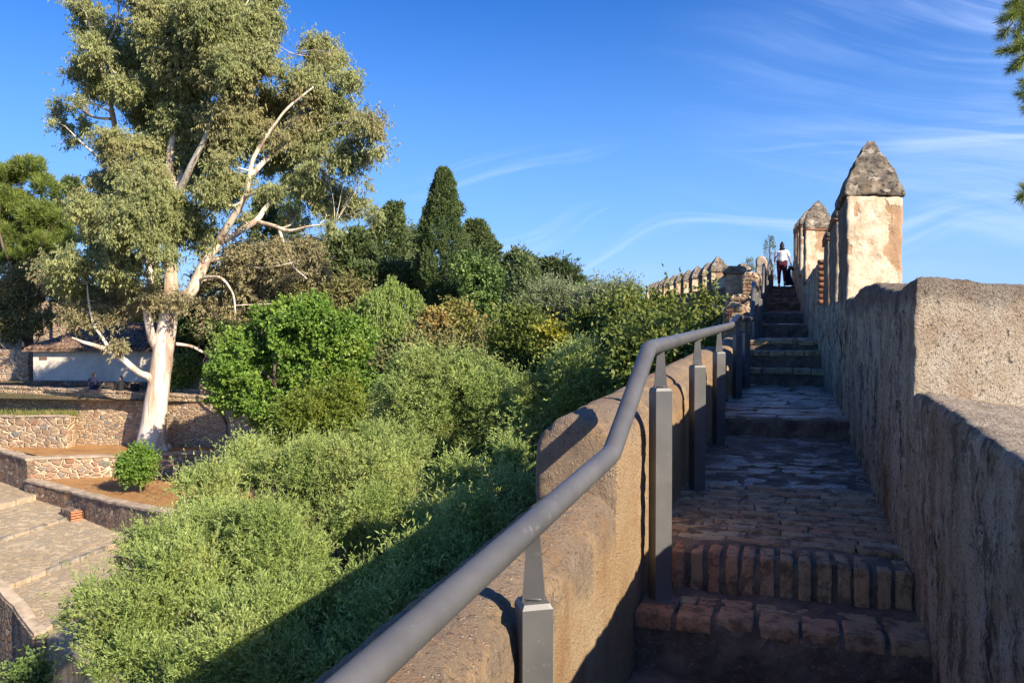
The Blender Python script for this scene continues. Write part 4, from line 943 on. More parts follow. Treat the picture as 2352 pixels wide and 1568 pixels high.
# foreground olives
tree('olive_tree', 'big sunlit grey-green olive tree filling the bottom left foreground',
     [(300, 1500, 125, 10.6), (430, 1350, 140, 11.6), (235, 1400, 85, 11.8), (560, 1480, 145, 10.2), (620, 1290, 140, 12.2), (770, 1390, 115, 11), (420, 1590, 120, 9.8), (330, 1290, 90, 12.6), (710, 1560, 120, 9.8), (500, 1240, 90, 12.8)],
     270000, 'olive', base=C(-3.6, 11.2, -8.3), r0=.2, gap=.2, gsc=2.2, shell=.9, keep=.5, twigs=7)
tree('olive_tree', 'sunlit olive tree behind the big foreground olive, reaching to the carob',
     [(480, 1150, 80, 14.5), (575, 1080, 75, 15.5), (700, 1110, 105, 15), (860, 1090, 105, 15), (930, 1170, 85, 14.2), (830, 1220, 90, 13.6), (420, 1220, 60, 14), (940, 1050, 60, 15.6), (760, 1040, 50, 15.5)],
     140000, 'olive', base=C(-4.2, 15, -8.6), r0=.18, gap=.1, shell=.9, keep=.5, gsc=1.8, twigs=6)
tree('olive_tree', 'shaded olive tree in the wall shadow close under the parapet',
     [(900, 1440, 100, 10.2), (1000, 1330, 100, 11), (1090, 1230, 85, 11.8), (1160, 1140, 60, 12.8), (1030, 1190, 60, 13), (800, 1550, 90, 9.8), (1180, 1060, 40, 13.6), (1060, 1110, 60, 14.4)],
     110000, 'olive2', base=C(-.9, 11, -7.6), r0=.15, gap=0., gsc=1.8, twigs=5)
tree('olive_tree', 'rounded feathery olive tree in the middle of the slope right of the carob',
     [(930, 900, 80), (1010, 880, 80), (1100, 920, 95), (1010, 990, 95), (1120, 1010, 75), (900, 980, 55), (1085, 850, 45), (1160, 950, 50), (960, 840, 45)],
     120000, 'olive2', z=19, r0=.15, gap=.0, gsc=1.3, twigs=6)
tree('olive_tree', 'small shaded olive at the foot of the rampart right of the feathery olive',
     [(1230, 960, 50), (1200, 1030, 45), (1260, 900, 55), (1320, 850, 50), (1350, 880, 45), (1290, 930, 45)], 50000, 'olive2', z=15.5, r0=.08, gap=.05)
tree('olive_tree', 'grey-green olive with upright shoots near the parapet and yellow shrub', [(1370, 830, 40), (1430, 850, 40), (1400, 880, 40), (1330, 820, 35), (1450, 820, 30)], 30000, 'olive2', z=17, r0=.07, gap=.1)
# hackberry-like shrubs beside the parapet
tree('shrub_tree', 'dark leafy shrub tree growing against the parapet beside the handrail bend',
     [(1470, 825, 48, 16), (1550, 818, 42, 15), (1602, 810, 28, 14.5), (1500, 782, 28, 17), (1560, 784, 22, 16), (1630, 812, 20, 13.5), (1430, 805, 38, 17), (1530, 815, 48, 14.5), (1480, 850, 48, 14)],
     66000, 'shrub', r0=.12, gap=.2, gsc=2.2, shell=.9, twigs=6, keep=.4)
tree('shrub_tree', 'tall yellow-tipped shrub with open shoots in front of the distant merlons',
     [(1450, 722, 22, 19), (1490, 715, 18, 19), (1530, 712, 16, 19), (1615, 690, 12, 16), (1640, 730, 14, 16), (1420, 740, 32, 20), (1503, 684, 7, 19), (1550, 682, 8, 19), (1590, 722, 16, 16), (1570, 740, 16, 16), (1480, 745, 26, 18)], 12000, 'shrub', r0=.04, gap=.25, gsc=2.2, shell=.9, twigs=6)
tree('yellow_shrub', 'bright yellow leafy shrub in the middle distance', [(1290, 795, 34), (1325, 780, 30), (1270, 770, 22), (1350, 800, 24)], 12000, 'yellow', z=23, cat='shrub', r0=.05)
tree('green_shrub', 'yellow-green shrub between yellow shrub and shaded parapet trees', [(1380, 770, 45), (1410, 800, 40), (1340, 755, 30), (1440, 790, 35)], 22000, 'shrub', z=21, cat='shrub', r0=.05)
tree('green_shrub', 'mixed rusty and green thicket below the yellow shrub', [(1210, 800, 50), (1180, 860, 45), (1240, 850, 45), (1290, 850, 40), (1160, 790, 40), (1200, 740, 40)], 34000, 'shrub', z=25, cat='shrub', r0=.06)
tree('grey_olive_tree', 'silvery olive tree in the middle distance below the flat cedars', [(1270, 715, 65), (1240, 760, 55), (1310, 740, 50), (1220, 710, 40), (1300, 690, 40)], 46000, 'greyolive', z=30, r0=.12, gap=.05)
tree('grey_olive_tree', 'silvery olive tree left of the distant merlons', [(1400, 695, 42), (1440, 680, 30), (1370, 715, 40), (1420, 725, 40), (1345, 690, 25)], 32000, 'greyolive', z=28, r0=.1, gap=.05)
# middle
tree('carob_tree', 'large dome of bright green broad leaves left of centre',
     [(620, 790, 85), (700, 765, 85), (780, 800, 85), (560, 860, 75), (645, 880, 105), (745, 890, 100), (820, 860, 65), (600, 925, 75), (690, 960, 70), (520, 905, 40), (540, 800, 50), (830, 790, 50), (660, 730, 45)],
     175000, 'carob', z=33, r0=.25, gap=.2, gsc=1.3, shell=.8, keep=.5)
tree('acacia_tree', 'feathery yellow-green acacia between carob dome and foreground olives', [(720, 970, 75), (660, 1010, 50), (780, 940, 60), (820, 990, 40), (760, 1020, 45)], 44000, 'acacia', z=26, r0=.1, gap=.1, shell=.7)
tree('pepper_tree', 'weeping light green pepper tree left of the tall cypress', [(860, 700, 50), (900, 685, 55), (940, 710, 40), (830, 740, 40), (910, 740, 55), (870, 770, 45), (945, 680, 25)], 60000, 'pepper', z=37, r0=.15, gap=.1, gsc=1.4, shell=.6)
tree('autumn_shrub', 'golden brown autumn shrub below the tall cypress', [(1000, 750, 40), (1045, 735, 42), (1085, 775, 34), (1020, 795, 36), (975, 775, 26), (1060, 800, 30)], 26000, 'autumn', z=34, cat='shrub', r0=.08)
tree('round_tree', 'green bushy tree right behind the tall cypress', [(1105, 655, 50), (1135, 705, 58), (1160, 750, 38), (1090, 615, 34), (1150, 665, 36), (1100, 720, 50)], 34000, 'green', z=41, r0=.15)
tree('scrub_bush', 'dry reddish scrub on the bank behind the feathery olive', [(960, 820, 34), (1030, 835, 40), (1090, 825, 36), (1140, 810, 40), (1180, 780, 30), (900, 830, 30)], 22000, 'scrub', z=29, cat='shrub', r0=.05)
# cypresses and cones
def cypress(label, prof, z, n, style='cypress', lumps=.16, name='cypress_tree', depth=1., spiky=0.):
    """prof: (px, py, half width px) rows from top to foot"""
    pr = np.array(prof, float); _n[0] += 1; sd = _n[0]
    foot = np.array(W(pr[-1, 0], pr[-1, 1], z)); gz = min(foot[2] - .05, float(ground([[foot[0], foot[1]]])[0])); t = thing(name, (foot[0], foot[1], gz), label, 'tree')
    st = STY[style] if style in STY else dict(mat='cypress', L=.13, W=.05, k=12, tl=.16, a=.9, b=.45)
    k = st['k']; nt = n//k; hts = rng.random(nt); wy = np.interp(hts, np.linspace(0, 1, len(pr)), pr[:, 2]);
    keep = rng.random(nt) < .25 + .75*wy/pr[:, 2].max(); hts = hts[keep]; nt = len(hts)
    px = np.interp(hts, np.linspace(0, 1, len(pr)), pr[:, 0]); py = np.interp(hts, np.linspace(0, 1, len(pr)), pr[:, 1]); wp = np.interp(hts, np.linspace(0, 1, len(pr)), pr[:, 2])
    cen = np.array([W(a, b, z) for a, b in zip(px, py)]); R_ = wp*z/F; an = rng.random(nt)*2*math.pi
    u = np.column_stack([np.cos(an), np.sin(an), np.zeros(nt)])
    q = np.column_stack([u[:, :2]*R_[:, None], cen[:, 2]]); lump = 1 + lumps*fbm(q*[1, 1, .55] + sd*3, 2.6, 3) + spiky*np.abs(vnoise(q*[1.2, 1.2, 2.6] + sd))
    P = cen + u*(R_*lump*(1 - .30*rng.random(nt)**2))[:, None]
    TD = nrm(u*(.45 + spiky) + np.array([0, 0, .9]) + .35*unit(nt))
    tt = rng.random((nt, k)); pos = P[:, None] + TD[:, None]*(tt*st['tl'])[..., None] + rng.normal(size=(nt, k, 3))*.05
    D = nrm((TD[:, None] + rng.normal(size=(nt, k, 3))*st['b']*.7).reshape(-1, 3)); nn = len(D)
    leafmesh('crown', pos.reshape(-1, 3), D, st['L']*(.7+.6*rng.random(nn)), st['W']*(.7+.6*rng.random(nn)), G[st['mat']], t, np.clip(.5+.5*np.repeat(vnoise(q*3), k), 0, 1))
    top = np.array(W(pr[0, 0], pr[0, 1], z)); m = MB(); pts = np.linspace([foot[0], foot[1], gz-.2], top*.97 + foot*.03, 6); m.add(*tube(pts, np.linspace(.16, .02, 6), 8, .02)); m.build('trunk', M['dbark'], t)
    return t
cypress('tall dense dark green cypress standing alone near the picture centre', [(1017, 394, 3), (1019, 404, 13), (1018, 430, 22), (1017, 470, 32), (1016, 520, 44), (1016, 580, 51), (1016, 640, 53), (1015, 690, 46), (1015, 725, 30)], 44, 130000, lumps=.30)
cypress('slim dark cypress seen through the right limbs of the eucalyptus', [(667, 404, 3), (667, 415, 15), (666, 450, 20), (665, 520, 24), (663, 600, 28), (662, 660, 26)], 52, 30000)
cypress('ragged dark conifer left of the tall cypress with drooping tip', [(908, 478, 2), (900, 500, 10), (893, 530, 20), (888, 560, 30), (880, 600, 38), (878, 645, 36), (878, 680, 20)], 52, 26000, 'conifer', .25, 'conifer_tree', spiky=.5)
cypress('ragged dark conifer peeking out just right of the tall cypress', [(1090, 518, 2), (1093, 530, 9), (1098, 555, 18), (1104, 580, 24), (1110, 610, 30), (1112, 650, 30)], 52, 18000, 'conifer', .25, 'conifer_tree', spiky=.5)
cypress('small pale green conical tree in front of the flat cedars', [(1205, 612, 2), (1205, 635, 10), (1204, 665, 19), (1203, 700, 27), (1202, 740, 30)], 36, 20000, 'lightgreen', .2, 'conical_tree')
cypress('dark conifer behind the left side of the eucalyptus beside the pine', [(166, 418, 3), (162, 440, 18), (160, 470, 26), (162, 510, 30), (165, 560, 28)], 62, 12000, 'conifer', .25, 'conifer_tree', spiky=.4)
cypress('thin young cypress left of the slim one behind the eucalyptus', [(612, 440, 2), (610, 470, 13), (606, 520, 20), (604, 600, 24), (603, 650, 24)], 54, 16000, 'conifer', .25, 'conifer_tree', spiky=.3)
for i, (label, px, py, s_, z) in enumerate([('thin young poplar tree left of the climbing woman by the parapet', 1722, 596, 10, 50), ('slender young tree beside the climbing woman head', 1768, 546, 12, 50), ('tiny young tree furthest left of those by the climbing woman', 1708, 606, 7, 52)]):
    cypress(label, [(px, py, 1), (px+1, py+12, s_*.5), (px, py+28, s_*.8), (px, py+60, s_*1.1), (px, py+100, s_*.8)], z, 2200, 'young', .3, 'young_tree', spiky=.25)
tree('cedar_tree', 'dark flat-topped cedar with horizontal plates on the skyline', [(1196, 578, 14), (1190, 592, 30), (1165, 606, 24), (1215, 606, 30), (1178, 620, 34), (1222, 628, 34), (1200, 645, 40), (1160, 640, 24), (1240, 612, 18)], 30000, 'cedar', z=52, r0=.2, fl=.17, gap=.0, shell=.9)
tree('cedar_tree', 'second dark flat-topped cedar, lower and right of the first', [(1262, 598, 16), (1275, 610, 30), (1300, 622, 26), (1262, 628, 34), (1298, 640, 36), (1310, 656, 32), (1270, 655, 40), (1330, 668, 18), (1240, 650, 24)], 30000, 'cedar', z=51, r0=.2, fl=.17, gap=.0, shell=.9)
# background masses, one tree each
tree('stone_pine', 'bright green stone pine with cloud-like clumps at the left frame edge',
     [(15, 405, 36), (65, 388, 34), (98, 425, 34), (25, 470, 45), (90, 500, 45), (15, 540, 50), (85, 560, 52), (130, 515, 34), (35, 600, 45), (120, 600, 34), (-30, 450, 50), (145, 560, 28)],
     70000, 'pine', z=56, r0=.35, gap=.0, gsc=.6, shell=.5, keep=.8, fl=.8)
for lab, bl, sty, z, n in [
    ('dark oak-like tree between eucalyptus and ragged conifer', [(815, 565, 36), (800, 605, 45), (840, 610, 40), (770, 620, 40), (820, 650, 45)], 'conifer', 50, 28000),
    ('pale green poplar-like tree behind the ragged conifer', [(943, 530, 22), (940, 565, 28), (950, 610, 34), (925, 640, 34), (965, 560, 22)], 'lightgreen', 58, 16000),
    ('dark tree mass right of the eucalyptus lower crown', [(720, 600, 45), (740, 650, 50), (690, 660, 45), (765, 570, 30)], 'conifer', 50, 24000),
    ('olive-brown thicket tree right behind the eucalyptus fork', [(560, 620, 60), (600, 680, 55), (530, 700, 50), (640, 720, 40), (480, 650, 45), (650, 650, 50)], 'scrub', 47, 34000),
    ('dark green tree just right of the eucalyptus trunk', [(440, 740, 45), (480, 790, 40), (430, 800, 40), (410, 850, 30), (500, 730, 45), (540, 760, 35)], 'conifer', 46, 24000),
    ('dark undergrowth tree behind the building roof', [(280, 690, 55), (230, 700, 50), (330, 720, 45), (180, 720, 35), (380, 700, 40)], 'conifer', 56, 24000),
    ('yellowish olive-toned tree above the far left rubble wall', [(30, 660, 42), (90, 650, 42), (60, 700, 38), (140, 670, 38), (0, 700, 40)], 'scrub', 54, 26000),
    ('brown twiggy tree at far left over the sunlit rubble wall', [(20, 750, 34), (70, 740, 30), (110, 730, 26), (-20, 730, 36)], 'scrub', 53, 10000),
    ('green tree behind the grey olives left of the distant merlons', [(1210, 690, 40), (1250, 680, 30), (1180, 700, 40), (1330, 680, 26)], 'green', 44, 12000),
    ('shadowed tree beside the outdoor stairs under the carob', [(520, 770, 35), (540, 830, 30), (505, 810, 22)], 'green', 40, 12000),
    ('brown-green filler tree between pepper tree and carob top', [(760, 700, 45), (700, 700, 40), (800, 680, 36), (740, 740, 40)], 'scrub', 40, 22000),
    ('dark tree low behind the pepper tree', [(870, 640, 35), (920, 650, 40), (960, 660, 30), (830, 650, 40)], 'conifer', 47, 18000)]:
    tree('hillside_tree', lab, bl, n, sty, z=z, r0=.16, gap=.05, gsc=.8, shell=.8, twigs=4, group='trees on the hillside')
tree('orange_tree', 'small round green citrus tree in front of the low stone wall', [(300, 1065, 26), (330, 1060, 26), (315, 1045, 22), (318, 1080, 28), (290, 1085, 18), (342, 1080, 18)], 26000, 'carob', base=C(-15.9, 34.0, -7.1), z=34, r0=.05, lk=.75, shell=.8)
tree('corner_bush', 'small sunlit bush at the foot of the corner wall at bottom left', [(72, 1545, 15), (55, 1560, 18), (85, 1556, 11)], 6000, 'green', z=20, cat='shrub', r0=.02, lk=.6)
tree('wall_shrub', 'dark shrub beside the building stairs right of the trunk', [(425, 840, 24), (412, 865, 20), (440, 860, 18)], 9000, 'green', z=43, cat='shrub', r0=.04)

# the giant eucalyptus
EZ = 39.3
eu = thing('eucalyptus_tree', C((350-CX)/F*EZ, EZ, -6.1), 'giant eucalyptus with smooth cream trunk and spreading open crown', 'tree')
def sk(pts, r0, r1=0.):
    n = len(pts); P = [W(p[0], p[1], EZ + (p[2] if len(p) > 2 else 0)) for p in pts]; S_ = smooth_path(P, 5)
    return S_, np.interp(np.linspace(0, 1, len(S_)), np.linspace(0, 1, n), np.linspace(r0, r1, n)) if not hasattr(r0, '__len__') else np.interp(np.linspace(0, 1, len(S_)), np.linspace(0, 1, n), r0)
SK = [
    sk([(347, 1040), (350, 1000), (356, 950), (365, 880), (375, 810), (384, 750), (390, 700)], [.80, .66, .58, .52, .49, .45, .38], 0),
    sk([(388, 720), (420, 688), (445, 660), (470, 605), (500, 558)], .34, .23),
    sk([(500, 558), (535, 500, -.5), (560, 455, -.8), (572, 410, -1), (580, 370, -1.2), (598, 335, -1.3), (625, 295, -1.5), (660, 250, -1.6), (720, 200, -1.4)], .19, .04),
    sk([(500, 558), (545, 535, .3), (590, 505, .6), (612, 475, .9), (665, 430, 1.3), (720, 385, 1.6), (790, 340, 1.8), (850, 300, 1.8)], .18, .04),
    sk([(575, 405, -1), (620, 360, -.5), (690, 320, 0), (760, 290, .3), (830, 270, .5)], .15, .04),
    sk([(592, 510, .6), (630, 520, .2), (665, 530, 0), (710, 520, -.3), (770, 512, -.6)], .13, .03),
    sk([(640, 525, .2), (655, 570, -.2), (672, 610, -.5), (705, 640, -.8)], .09, .03),
    sk([(388, 720), (392, 640), (395, 560), (400, 500), (405, 450), (390, 395), (395, 330), (415, 250), (440, 160), (450, 60)], [.36, .32, .27, .24, .22, .2, .17, .13, .09, .05]),
    sk([(384, 750), (368, 690, 1), (352, 600, 1.4), (345, 520, 1.6), (330, 440, 1.8), (300, 385, 1.6), (275, 330, 1.4), (258, 260, 1), (245, 190, .6), (215, 120, .4), (205, 50, .2)], [.3, .28, .25, .22, .2, .18, .16, .13, .1, .07, .04]),
    sk([(245, 190, .6), (238, 130, .4), (262, 70, .2), (275, 10, 0)], .09, .04),
    sk([(258, 260, 1), (200, 225, .6), (180, 170, .3)], .06, .02),
    sk([(404, 455), (440, 380, -1), (480, 300, -1.6), (510, 210, -1.8), (530, 110, -1.8), (560, 20, -1.6)], .18, .05),
    sk([(405, 450), (425, 350, 1), (460, 270, 1.6), (490, 190, 2), (500, 90, 2)], .16, .05),
    sk([(480, 300, -1.6), (550, 220, -1.4), (600, 130, -1.2), (630, 60, -1)], .10, .03),
    sk([(362, 905), (345, 870, -.3), (318, 855, -.5), (285, 828, -.6), (255, 808, -.8), (225, 795, -1), (190, 785, -1.1), (165, 775, -1.2)], [.26, .19, .15, .13, .12, .10, .07, .03]),
    sk([(255, 808, -.8), (235, 775, -.8), (215, 745, -.9), (205, 700, -1), (200, 650, -1)], .09, .03),
    sk([(362, 800), (345, 760, -.4), (338, 700, -.6), (345, 640, -.6), (330, 560, -.8), (310, 490, -1)], [.24, .2, .18, .15, .11, .05]),
    sk([(405, 790), (440, 795, .6), (475, 812, .9), (515, 818, 1.1)], .08, .05),
    sk([(505, 815, 1.1), (520, 780, 1.2), (512, 745, 1.2)], .06, .02),
    sk([(455, 645), (480, 636, -.6), (510, 640, -1), (535, 675, -1.2), (542, 720, -1.2)], .10, .03),
    sk([(560, 600, 0), (590, 615, -.6), (640, 610, -1), (690, 600, -1.2)], .08, .03),
    sk([(300, 385, 1.6), (240, 370, 1.2), (190, 330, .8), (150, 290, .5)], .08, .02),
    sk([(600, 640, 1.5), (570, 600, 1.2), (520, 590, .8), (480, 600, .2)], .05, .12),
]
mb = MB()
for S_, r_ in SK: mb.add(*tube(S_, r_, 14 if r_[0] > .2 else 8, .035 if r_[0] > .2 else .015))
for a_ in (0, .9, 1.9, 2.8, 3.9, 5.1):      # root flare
    p0 = np.array(W(350, 1000, EZ)); p0[2] = -5.55; e = p0 + np.array([math.cos(a_)*.85, math.sin(a_)*.85, -.55]); mb.add(*tube(smooth_path([p0 + [0, 0, .5], p0 + (e-p0)*.45 + [0, 0, .1], e], 4), np.linspace(.42, .12, 9), 8, .03))
eumb = mb
EB = [(230, 60, 58), (300, 130, 62), (200, 170, 48), (370, 60, 80), (480, 40, 85), (590, 55, 72), (430, 150, 85), (530, 165, 80), (615, 130, 52), (330, 240, 66), (430, 270, 78), (530, 280, 72), (255, 320, 55), (175, 285, 42), (150, 330, 30), (740, 130, 62),
      (700, 200, 62), (795, 180, 40), (760, 260, 72), (845, 285, 48), (700, 320, 62), (805, 350, 52), (640, 370, 52), (865, 345, 28), (725, 420, 58), (805, 460, 46), (855, 490, 30), (680, 490, 42), (250, 430, 62), (330, 430, 70), (430, 390, 52),
      (300, 510, 80), (400, 500, 76), (225, 550, 62), (480, 440, 44), (155, 600, 50), (110, 610, 36), (280, 610, 62), (370, 590, 42), (190, 670, 42), (400, -60, 85), (520, -70, 85), (300, -40, 60), (620, -20, 50), (460, 520, 44), (340, 340, 50), (600, 230, 50), (200, 480, 46), (770, 520, 30), (560, 330, 60), (520, 380, 50), (470, 350, 50), (620, 310, 46), (370, 330, 50), (290, 380, 46), (140, 250, 26), (560, 420, 36), (620, 440, 34), (750, 470, 40), (230, 610, 46), (340, 600, 46), (150, 640, 40), (210, 110, 46), (232, 200, 44), (172, 235, 30), (195, 20, 40), (125, 275, 22), (430, 60, 60), (380, 200, 60), (560, 100, 60), (300, 200, 50), (500, 440, 50), (520, 300, 56), (440, 340, 56), (470, 560, 40), (560, 500, 30), (550, 250, 50), (640, 260, 50), (380, 650, 36), (740, 370, 44), (830, 420, 30)]
rg = np.random.default_rng(5); EBB = []
for x_, y_, r_ in EB: EBB.append(blob(x_, y_, r_*.92, EZ + rg.uniform(-2.6, 2.6) - (0 if y_ < 400 else .8), .9))
nodes = (np.concatenate([s_[0] for s_ in SK]), np.concatenate([s_[1] for s_ in SK]))
crown(eu, EBB, 640000, 'euca', .33, 1.3, 1., 3, keep=0)
DB = [blob(x_, y_, r_, EZ + dz_, .85) for x_, y_, r_, dz_ in [(560, 600, 50, 0), (640, 600, 55, 0), (705, 570, 36, .5), (720, 630, 40, 1), (520, 650, 45, 1), (600, 680, 50, 1), (480, 700, 36, 1), (500, 750, 34, 1), (540, 720, 40, 1), (640, 680, 36, 1), (130, 650, 36, 0), (170, 720, 34, -.5), (230, 740, 34, -.5), (270, 790, 22, -.8), (420, 690, 28, -1), (345, 680, 30, -1), (690, 690, 30, 1), (250, 690, 40, 0), (310, 690, 36, 0)]]
crown(eu, DB, 60000, 'dry', .2, .9, .95, 4, name='dry_foliage', keep=.9)
limbs(eu, (0, 0, 0), EBB + DB, .3, 'bark', 'trunk', skel=SK, twigs=12, seed=9, m=eumb)

# pine at the right frame edge, on the outer side of the wall
pb = C((2760-CX)/F*10.5, 10.5, -9.0)
pn_ = thing('pine_tree', pb, 'pine branches with long needles hanging in at the top right corner', 'tree')
tr = smooth_path([pb, W(2740, 900, 10.5), W(2700, 300, 10.4), W(2640, -200, 10.3), W(2600, -500, 10.3)], 6); TR = [(tr, np.linspace(.26, .08, len(tr)))]
tips = [(2318, 10), (2350, 30), (2300, 45), (2335, 70), (2298, 85), (2330, 115), (2300, 118), (2362, 100), (2340, 150), (2322, 160), (2350, 190), (2342, 215), (2365, 230), (2355, 250), (2385, 60), (2395, 150), (2400, 250), (2352, 430), (2345, 450), (2365, 470), (2390, 440), (2340, -20), (2380, -40), (2430, 60), (2420, 200), (2440, 350), (2430, 450), (2460, 120), (2480, 280), (2370, 10), (2325, 35), (2345, 100), (2375, 180), (2380, 30), (2370, 130), (2395, 100), (2340, 20), (2350, 60), (2500, 400), (2520, 20), (2500, -80), (2420, -60)]
mb = MB(); V0, D0, B0_ = [], [], []
mb.add(*tube(tr, TR[0][1], 10, .02))
mains = [smooth_path([tr[14], W(2520, 60, 10.2), W(2400, 110, 10.0), W(2345, 100, 9.9)], 5), smooth_path([tr[10], W(2560, 420, 10.3), W(2440, 440, 10.1), W(2360, 452, 10)], 5), smooth_path([tr[17], W(2520, -120, 10.2), W(2400, -20, 10), W(2330, 20, 9.9)], 5), smooth_path([mains_p for mains_p in [tr[12], W(2520, 260, 10.3), W(2420, 220, 10.1), W(2360, 215, 10)]], 5)]
for q in mains: mb.add(*tube(q, np.linspace(.06, .015, len(q)), 7, .008))
mn = np.concatenate(mains)
for x_, y_ in tips:
    p = np.array(W(x_, y_, 10.0 + rg.uniform(-.4, .5))); s0 = mn[((mn-p)**2).sum(1).argmin()]; mb.add(*tube(smooth_path([s0, (s0+p)/2 + [0, 0, -.03], p], 3), np.linspace(.012, .005, 7), 5))
    d_ = nrm((p-s0)[None] + [[0, 0, .05]])[0]; nt = 300
    tt = rng.random(nt)*.22; pos = p - d_*tt[:, None] + rng.normal(size=(nt, 3))*.006; dr = nrm(d_*.75 + rng.normal(size=(nt, 3))*.5 + [0, 0, -.05]); V0.append(pos); D0.append(dr); B0_.append(np.full(nt, rng.random()))
mb.build('trunk', M['dbark'], pn_, smooth=True)
V0, D0 = np.concatenate(V0), np.concatenate(D0); leafmesh('crown', V0, D0, .11 + .05*rng.random(len(V0)), np.full(len(V0), .0055), G['pine'], pn_, np.concatenate(B0_))

# grass and litter
n = 5000; X = rng.uniform(-32, -22.4, n); Z = rng.uniform(40.3, 41.5, n); P = np.array([C(a, b, -4.64) for a, b in zip(X, Z)])
ok = vnoise(P*.8) > -.3
tag(leafmesh('grass', P[ok], nrm(np.array([0, 0, 1.]) + .35*rng.normal(size=(ok.sum(), 3))), .25 + .3*rng.random(ok.sum()), np.full(ok.sum(), .03), G['grass'], None), 'dry grass strip on top of the lower left rubble wall', 'grass', kind='stuff')
n = 26000; c0 = np.array(C(-3, 22, 0)); XY = c0[:2] + rng.normal(size=(n, 2))*[12, 13]; hz_ = ground(XY); P = np.column_stack([XY, hz_ + .02]); ok = (P[:, 0] < -1.6) & (P[:, 1] > 2)
Xc = P[:, 0]*math.cos(TH) + P[:, 1]*math.sin(TH); Zc = -P[:, 0]*math.sin(TH) + P[:, 1]*math.cos(TH); ok &= (Xc > -9)
P = P[ok]; nn = len(P)
T_ = np.repeat(P, 6, 0) + rng.normal(size=(nn*6, 3))*[.12, .12, .04]
tag(leafmesh('undergrowth', T_, nrm(np.array([0, 0, 1.]) + .7*rng.normal(size=(nn*6, 3))), .2 + .25*rng.random(nn*6), np.full(nn*6, .05), G['scrub'], None), 'low scrubby undergrowth covering the slope between the trees', 'undergrowth', kind='stuff')

LX, LV = rng.uniform(UL + .04, .50, 520), rng.uniform(3.3, 11.0, 520)**1.0
LX = np.where(rng.random(520) < .6, np.where(rng.random(520) < .5, .50 - .10*rng.random(520)**2, UL + .05 + .12*rng.random(520)**2), LX)
LH = np.zeros(520)
for a_, b_, h0_, h1_ in floors: LH = np.where((LV >= a_) & (LV < b_), h0_ + (h1_-h0_)*(LV-a_)/(b_-a_), LH)
tag(leafmesh('leaf_litter', np.column_stack([LX, LV, LH + .014]), nrm(rng.normal(size=(520, 3))*[1, 1, .18]), .010 + .022*rng.random(520), .005 + .007*rng.random(520), G['dry'], None), 'dry leaf bits scattered along the edges of the stairs', 'leaf litter', kind='stuff')

# ------------------------------------------------------------------ people
def capsules(m, segs):
    """segs: (p, q, rp, rq) tapered limbs with round ends, or (centre, (rx, ry, rz), yaw) ellipsoids"""
    for s_ in segs:
        if len(s_) == 4:
            p, q, a, b = np.array(s_[0], float), np.array(s_[1], float), s_[2], s_[3]; L_ = np.linalg.norm(q-p)
            if L_ < 1e-6: continue
            d_ = (q-p)/L_; ts, rs = [], []
            for t_ in np.linspace(-1, 0, 4): ts.append(t_*a); rs.append(a*math.sqrt(max(0.0004, 1-t_*t_)))
            for t_ in (.33, .66): ts.append(t_*L_); rs.append(a+(b-a)*t_)
            for t_ in np.linspace(0, 1, 4): ts.append(L_ + t_*b); rs.append(b*math.sqrt(max(0.0004, 1-t_*t_)))
            m.add(*tube([p + d_*t_ for t_ in ts], rs, 10))
        else:
            c, r_, yaw = np.array(s_[0], float), s_[1], s_[2]; th = np.linspace(0, math.pi, 9)[1:-1]; V = []
            pts, rad = [], []
            for t_ in np.linspace(0, math.pi, 10): pts.append([0, 0, -math.cos(t_)]); rad.append(max(.02, math.sin(t_)))
            V, Q, T = tube(pts, rad, 12); V = V*np.array(r_); V = np.column_stack([V[:, 0]*math.cos(yaw)-V[:, 1]*math.sin(yaw), V[:, 0]*math.sin(yaw)+V[:, 1]*math.cos(yaw), V[:, 2]]) + c; m.add(V, Q, T)
def fused(name, segs, mat, parent, yaw=0., vox=.011, smooth_it=3):
    """one continuous surface grown round the limbs"""
    m = MB(); capsules(m, segs); base = np.array(parent.location)
    V = np.concatenate(m.V); R2 = np.array([[math.cos(yaw), -math.sin(yaw), 0], [math.sin(yaw), math.cos(yaw), 0], [0, 0, 1]]); m.V = [V@R2.T + base]
    o = m.build(name, mat, parent, smooth=True)
    r = o.modifiers.new('r', 'REMESH'); r.mode = 'VOXEL'; r.voxel_size = vox; r.use_smooth_shade = True
    sm = o.modifiers.new('s', 'SMOOTH'); sm.iterations = smooth_it; sm.factor = .5
    dg = bpy.context.evaluated_depsgraph_get(); me = bpy.data.meshes.new_from_object(o.evaluated_get(dg)); me.materials.clear(); me.materials.append(mat)
    o.modifiers.clear(); o.data = me
    for p in me.polygons: p.use_smooth = True
    return o
def hand(w_, d_, side, palm_n):
    """palm, four unequal curled fingers and a thumb leaving the side of the palm"""
    w_, d_, side, palm_n = (np.array(x, float) for x in (w_, d_, side, palm_n)); d_ /= np.linalg.norm(d_)
    s_ = [(w_, w_ + d_*.05, .020, .022), (w_ + d_*.03 - side*.018, w_ + d_*.085 - side*.026, .014, .012), (w_ + d_*.03 + side*.018, w_ + d_*.085 + side*.026, .014, .012)]
    for k, (o_, ln) in enumerate(((-.030, .060), (-.010, .075), (.011, .080), (.031, .072))):
        a = w_ + d_*.085 + side*o_; b = a + d_*ln*.45 + palm_n*ln*.15; c = b + d_*ln*.22 + palm_n*ln*.4
        s_ += [(a, b, .0095, .0088), (b, c, .0088, .0075)]
    a = w_ + d_*.03 + side*.030; b = a + d_*.030 + side*.028 + palm_n*.012; s_ += [(a, b, .012, .010), (b, b + d_*.028 + palm_n*.01, .010, .008)]
    return s_
